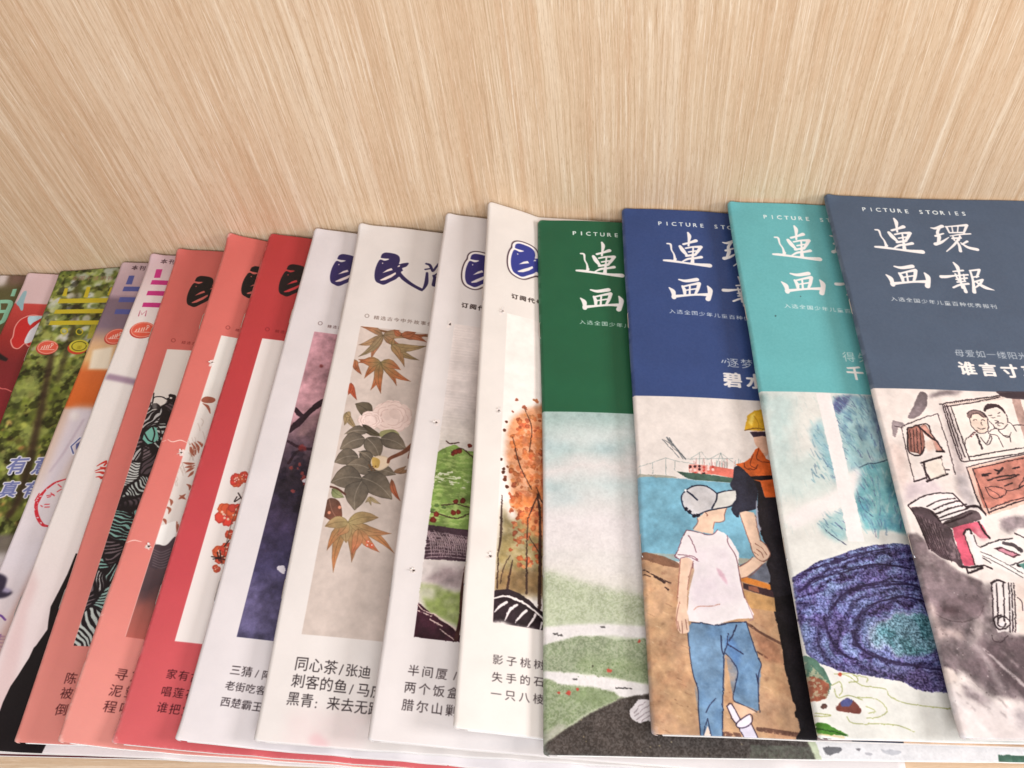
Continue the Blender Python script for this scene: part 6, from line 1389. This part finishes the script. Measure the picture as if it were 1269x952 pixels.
    s.poly(Z(*zt, [(230, 570), (330, 640), (420, 700), (560, 680), (735, 760), (900, 900), (900, 1000), (300, 1000)]), (218, 206, 204), soft=4, rough=0.4, a=0.95, seed=12); s.poly(Z(*zt, [(330, 560), (480, 640), (540, 690), (440, 700), (340, 640)]), (156, 140, 144), soft=3, rough=0.4, a=0.8)
    s.line(Z(*zt, [(270, 660), (400, 790), (540, 930)]), 5, (228, 220, 218), soft=1.5, a=0.8, dry=0.3); s.line(Z(*zt, [(470, 340), (600, 460), (735, 580)]), [2, 4, 4], (186, 172, 172), soft=.7, a=0.8, dry=0.3); s.line(Z(*zt, [(300, 470), (380, 540), (450, 605)]), 1, (206, 190, 188), a=0.8); s.line(Z(*zt, [(360, 300), (450, 350), (600, 620)]), 6, (180, 166, 166), soft=3, a=0.6)
    s.poly(Z(*zt, [(660, 700), (900, 760), (900, 950), (700, 860)]), (150, 138, 142), soft=5, rough=0.4, a=0.6)
    rg = np.random.RandomState(41)
    for k in range(90): s.spot(Z(*zt, [(rg.uniform(120, 760), rg.uniform(-60, 700))])[0], rg.uniform(0.3, 1.0), [(70, 56, 60), (206, 192, 190)][rg.randint(2)], a=0.6)
    for k in range(60):
        x, y = rg.uniform(160, 740), rg.uniform(150, 760); L_ = rg.uniform(15, 90)
        s.line(Z(*zt, [(x, y), (x + L_ * .6, y + L_ * .5), (x + L_, y + L_)]), rg.uniform(0.8, 4), [(84, 70, 74), (180, 166, 166), (112, 98, 100)][rg.randint(3)], a=rg.uniform(0.15, 0.4), dry=0.55, seed=k % 7, soft=0.4)
    # pencil pot
    s.poly(Z(*zt, [(530, -100), (600, -110), (660, -60), (670, 220), (560, 230), (535, 100)]), (222, 212, 210), a=0.85)
    for x in (530, 560, 604, 640, 658, 676): s.line(Z(*zt, [(x - 6, -90), (x, 40), (x + 4, 160 if x < 640 else 230)]), 1.5, I, dry=0.35, seed=x)
    s.line(Z(*zt, [(520, -90), (560, -110), (606, -95)]), 2.5, I); s.line(Z(*zt, [(585, 120), (550, 130), (540, 170), (570, 210), (620, 200), (645, 170), (610, 130), (570, 140), (565, 185), (600, 195), (615, 170)]), 1.7, I, dry=0.2); s.line(Z(*zt, [(520, 250), (540, 290), (590, 290), (630, 250)]), 1.3, I, a=0.7)
    s.spot(Z(*zt, [(590, 180)])[0], 3.2, (220, 212, 214)); s.poly(Z(*zt, [(680, -100), (900, -100), (900, 250), (700, 240)]), (226, 206, 196), soft=2, a=0.9); s.line(Z(*zt, [(690, 0), (720, 30), (728, 90)]), 1, I)
    rg = np.random.RandomState(77)                       # the rest of the ink drawing towards the fore edge
    for cxs, cys, rx_, ry_, c in ((24, 8, 9, 8, (96, 82, 88)), (34, 13, 11, 6, (128, 114, 118)), (45, 7, 10, 7, (112, 98, 102)), (30, 24, 8, 3, (140, 126, 130)), (42, 27, 9, 5, (150, 138, 140)), (38, 38, 9, 3, (160, 148, 150))):
        t = np.linspace(0, 6.28, 16)[:-1]; rr = 1 + (rg.rand(15) - .5) * .5
        m_, x_, y_ = s.raster([np.stack([(cxs + rx_ * rr * np.cos(t)) * KP, (cys + ry_ * rr * np.sin(t)) * KP], -1)], pad=40)
        m_ = blur(m_, 18); xa, ya = max(x_, 0), max(y_, 0); xb, yb_ = min(x_ + m_.shape[1], CW), min(y_ + m_.shape[0], CH)
        mm = m_[ya - y_:yb_ - y_, xa - x_:xb - x_] * sstep(fbm(2.0, int(cxs), 4)[ya:yb_, xa:xb], 0.3, 0.6)
        s.put(mm, xa, ya, c, 0.85)
    for q in ([(27, 33), (27.4, 24), (27, 19)], [(27, 33), (35, 34), (44, 33.4)], [(44, 33.4), (44.6, 26), (44, 19)], [(27, 19), (36, 18.4), (44, 19)], [(29, 31.5), (36, 32.2), (42, 31.6)], [(33, 31), (33.4, 25), (33, 20)], [(38.5, 31), (38.7, 25), (38.4, 20)], [(20, 17), (33, 15.6), (50, 16.5)], [(24, 17), (24.6, 10), (24, 4)], [(47, 16), (47.6, 9), (47, 3)]):
        s.line([(a_ * KP, b_ * KP) for a_, b_ in q], [4, 5.5, 3], I, sheet=True, dry=0.25)
    s.px = np.clip(s.px, 0, 255) * 0.97; s.painterly(0, s.P([(1079, 480.5)])[0][1] + 8, amp=1.7, tone=0.24)
    y = band(s, (1079, 480.5), (72, 86, 106)); n = fbm(3, 66, 4)[y:, :, None]; s.px[y:] *= (0.965 + 0.07 * n).astype(np.float32)
    s.poly(Z(*zp, [(590, 235), (640, 270), (740, 320), (1000, 340), (1000, 240)]), (56, 44, 52), rough=0.1, a=0.9)
    s.grain(7, 0.2, 7)
    picture_stories(s, anchor=(1067, 262))
    s.text('母爱如一缕阳光照', (1184, 441), (1276, 445.5), (178, 186, 194), size=0.94, n=7)
    for dx, dy in ((0, 0), (0.5, 0.3), (-0.4, 0.3)): s.text('谁言寸草心', (1190 + dx, 462.5 + dy), (1296 + dx, 469 + dy), (230, 224, 220), size=0.82, bold=0.03)
    s.wear(0.45, 15, (176, 182, 190)); return s
# ------------------------------------------------------------------ put the magazines on the shelf
LABELS = dict(
    brown='brown photo cover magazine with pale mint characters, leftmost at the frame edge',
    pink='dark red magazine with pink top band and a red cartoon shape outlined in white',
    leafy='magazine with green tree foliage photo, yellow bar characters and white outlined lettering',
    lilac='magazine with blurred lilac and orange photo cover and blue bar characters',
    magenta='white magazine with magenta bars, red oval badge and black curved shape near its foot',
    salmon1='salmon pink magazine with black and teal line-art strip, left of the other salmon one',
    salmon2='salmon pink magazine with two torn staple holes and a strip of pale feathers',
    crimson='crimson red magazine with white picture panel of small orange red blossoms',
    plum='pale pinkish magazine with dark purple night painting under a navy brush character',
    maple='cream magazine showing a painted peony, dark leaves and brown maple leaves',
    meadow='pale magazine with torn holes and a painted bright green meadow strip',
    amber='cream magazine with orange autumn tree painting and blue brush character in white outline',
    green='dark green PICTURE STORIES magazine with pale sky and green hills painting',
    navy='navy blue PICTURE STORIES magazine with boy in grey cap and white shirt',
    teal='turquoise PICTURE STORIES magazine with purple rock and white cross of light',
    slate='slate grey blue PICTURE STORIES magazine with ink drawing of couple portrait, topmost at right',
)
steel, nt, b = new_mat('staple_steel', 0.3, 0.5); b.inputs['Metallic'].default_value = 1.0; b.inputs['Base Color'].default_value = (0.62, 0.62, 0.64, 1)
tearm, nt, b = new_mat('torn_paper', 0.85, 0.15)
nz_ = nd(nt, 'ShaderNodeTexNoise', i_Scale=600.0, i_Detail=3.0); cr = nd(nt, 'ShaderNodeValToRGB')
cr.color_ramp.elements[0].color = lin((196, 184, 178)); cr.color_ramp.elements[1].color = lin((240, 234, 228)); nt.links.new(nz_.outputs['Fac'], cr.inputs[0]); nt.links.new(cr.outputs[0], b.inputs['Base Color'])
backm, nt, b = new_mat('back_cover_print', 0.5, 0.3)
nz_ = nd(nt, 'ShaderNodeTexNoise', i_Scale=14.0, i_Detail=3.0); cr = nd(nt, 'ShaderNodeValToRGB')
cr.color_ramp.elements[0].color = lin((214, 205, 200)); cr.color_ramp.elements[1].color = lin((234, 228, 224)); nt.links.new(nz_.outputs['Fac'], cr.inputs[0]); nt.links.new(cr.outputs[0], b.inputs['Base Color'])

TEARS = dict(salmon2=[(262, 449.5), (224, 561), (184, 677)], meadow=[(557, 402), (540, 524), (512, 707)], amber=[(622, 386), (617.5, 509), (607, 689)])
STAPLE_AT = dict(slate=(1053.5, 378), teal=(926, 385), navy=(777.5, 395), green=(667.5, 408))
def tube(name, pts, r, mat, parent, base):
    bm = bmesh.new(); rings = []
    for k, p in enumerate(pts):
        d = (Vector(pts[min(k + 1, len(pts) - 1)]) - Vector(pts[max(k - 1, 0)])).normalized()
        a = d.orthogonal().normalized(); c = d.cross(a)
        rings.append([bm.verts.new((Vector(p) - Vector(base) + a * r * math.cos(t) + c * r * math.sin(t)) * U) for t in [j * math.pi / 4 for j in range(8)]])
    for A, B in zip(rings[:-1], rings[1:]):
        for j in range(8): bm.faces.new((A[j], A[(j + 1) % 8], B[(j + 1) % 8], B[j]))
    bm.faces.new(rings[0][::-1]); bm.faces.new(rings[-1])
    me = bpy.data.meshes.new(name); bm.to_mesh(me); bm.free(); me.materials.append(mat)
    for f in me.polygons: f.use_smooth = True
    o = bpy.data.objects.new(name, me); C.objects.link(o); o.parent = parent; return o
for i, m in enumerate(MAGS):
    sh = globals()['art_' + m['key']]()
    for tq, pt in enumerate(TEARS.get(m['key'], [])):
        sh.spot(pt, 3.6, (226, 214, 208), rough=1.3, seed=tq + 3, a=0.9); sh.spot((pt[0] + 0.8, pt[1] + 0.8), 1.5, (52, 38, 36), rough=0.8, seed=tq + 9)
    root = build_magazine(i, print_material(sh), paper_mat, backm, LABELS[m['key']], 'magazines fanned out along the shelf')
    sh.px = None; _gl_keep = None
    base = np.array((*m['Bxy'], m['zB'] - m['t']))
    # staples on the fold
    r1 = sh.P([STAPLE_AT[m['key']]])[0][1] / CH * m['L'] if m['key'] in STAPLE_AT else m['L'] * 0.775
    for rc in (r1, m['L'] - r1):
        rr = np.linspace(rc - 1.6, rc + 1.6, 7); ed = wobble(rr, 100 + i, 0.10)
        P3 = surf(i, ed, rr); P3[:, 2] -= m['t'] * 0.36
        P3[:, :2] += m['es'] * 0.02; P3[0, :2] += m['es'] * 0.2; P3[-1, :2] += m['es'] * 0.2
        tube('staple', [tuple(p) for p in P3], 0.055, steel, root, base)
    for tq, pt in enumerate(TEARS.get(m['key'], [])):
        q = sh.P([pt])[0]; sc, rc = q[0] / KP, q[1] / CH * m['L']; rg = np.random.RandomState(50 + i * 5 + tq)
        vs, fs = [], []
        for fl in range(3):                                  # torn flaps standing up round the hole
            a0 = rg.uniform(1.5, 3.0) + fl * 1.5; wd_ = rg.uniform(0.35, 0.9); ln = rg.uniform(0.08, 0.40); b0 = len(vs)
            for q_, (rad, h) in enumerate(((0.30, 0.01), (0.26 - ln * 0.15, ln * 0.55), (0.28 + ln * 0.3, ln * 0.8))):
                for e_ in (-1, 0, 1):
                    an = a0 + e_ * wd_ * (1 - 0.3 * q_) ; p = surf(i, np.array(sc + 0.1 + rad * math.cos(an)), np.array(rc + rad * math.sin(an))) + (0, 0, h * rg.uniform(0.7, 1.2) + 0.01)
                    vs.append(tuple((p - base) * U))
            for q_ in range(2):
                for e_ in range(2): fs.append((b0 + q_ * 3 + e_, b0 + q_ * 3 + e_ + 1, b0 + q_ * 3 + e_ + 4, b0 + q_ * 3 + e_ + 3))
        me = bpy.data.meshes.new('paper_tear'); me.from_pydata(vs, [], fs); me.materials.append(tearm)
        o = bpy.data.objects.new('paper_tear', me); C.objects.link(o); o.parent = root
        so = o.modifiers.new('thickness', 'SOLIDIFY'); so.thickness = 0.03 * U
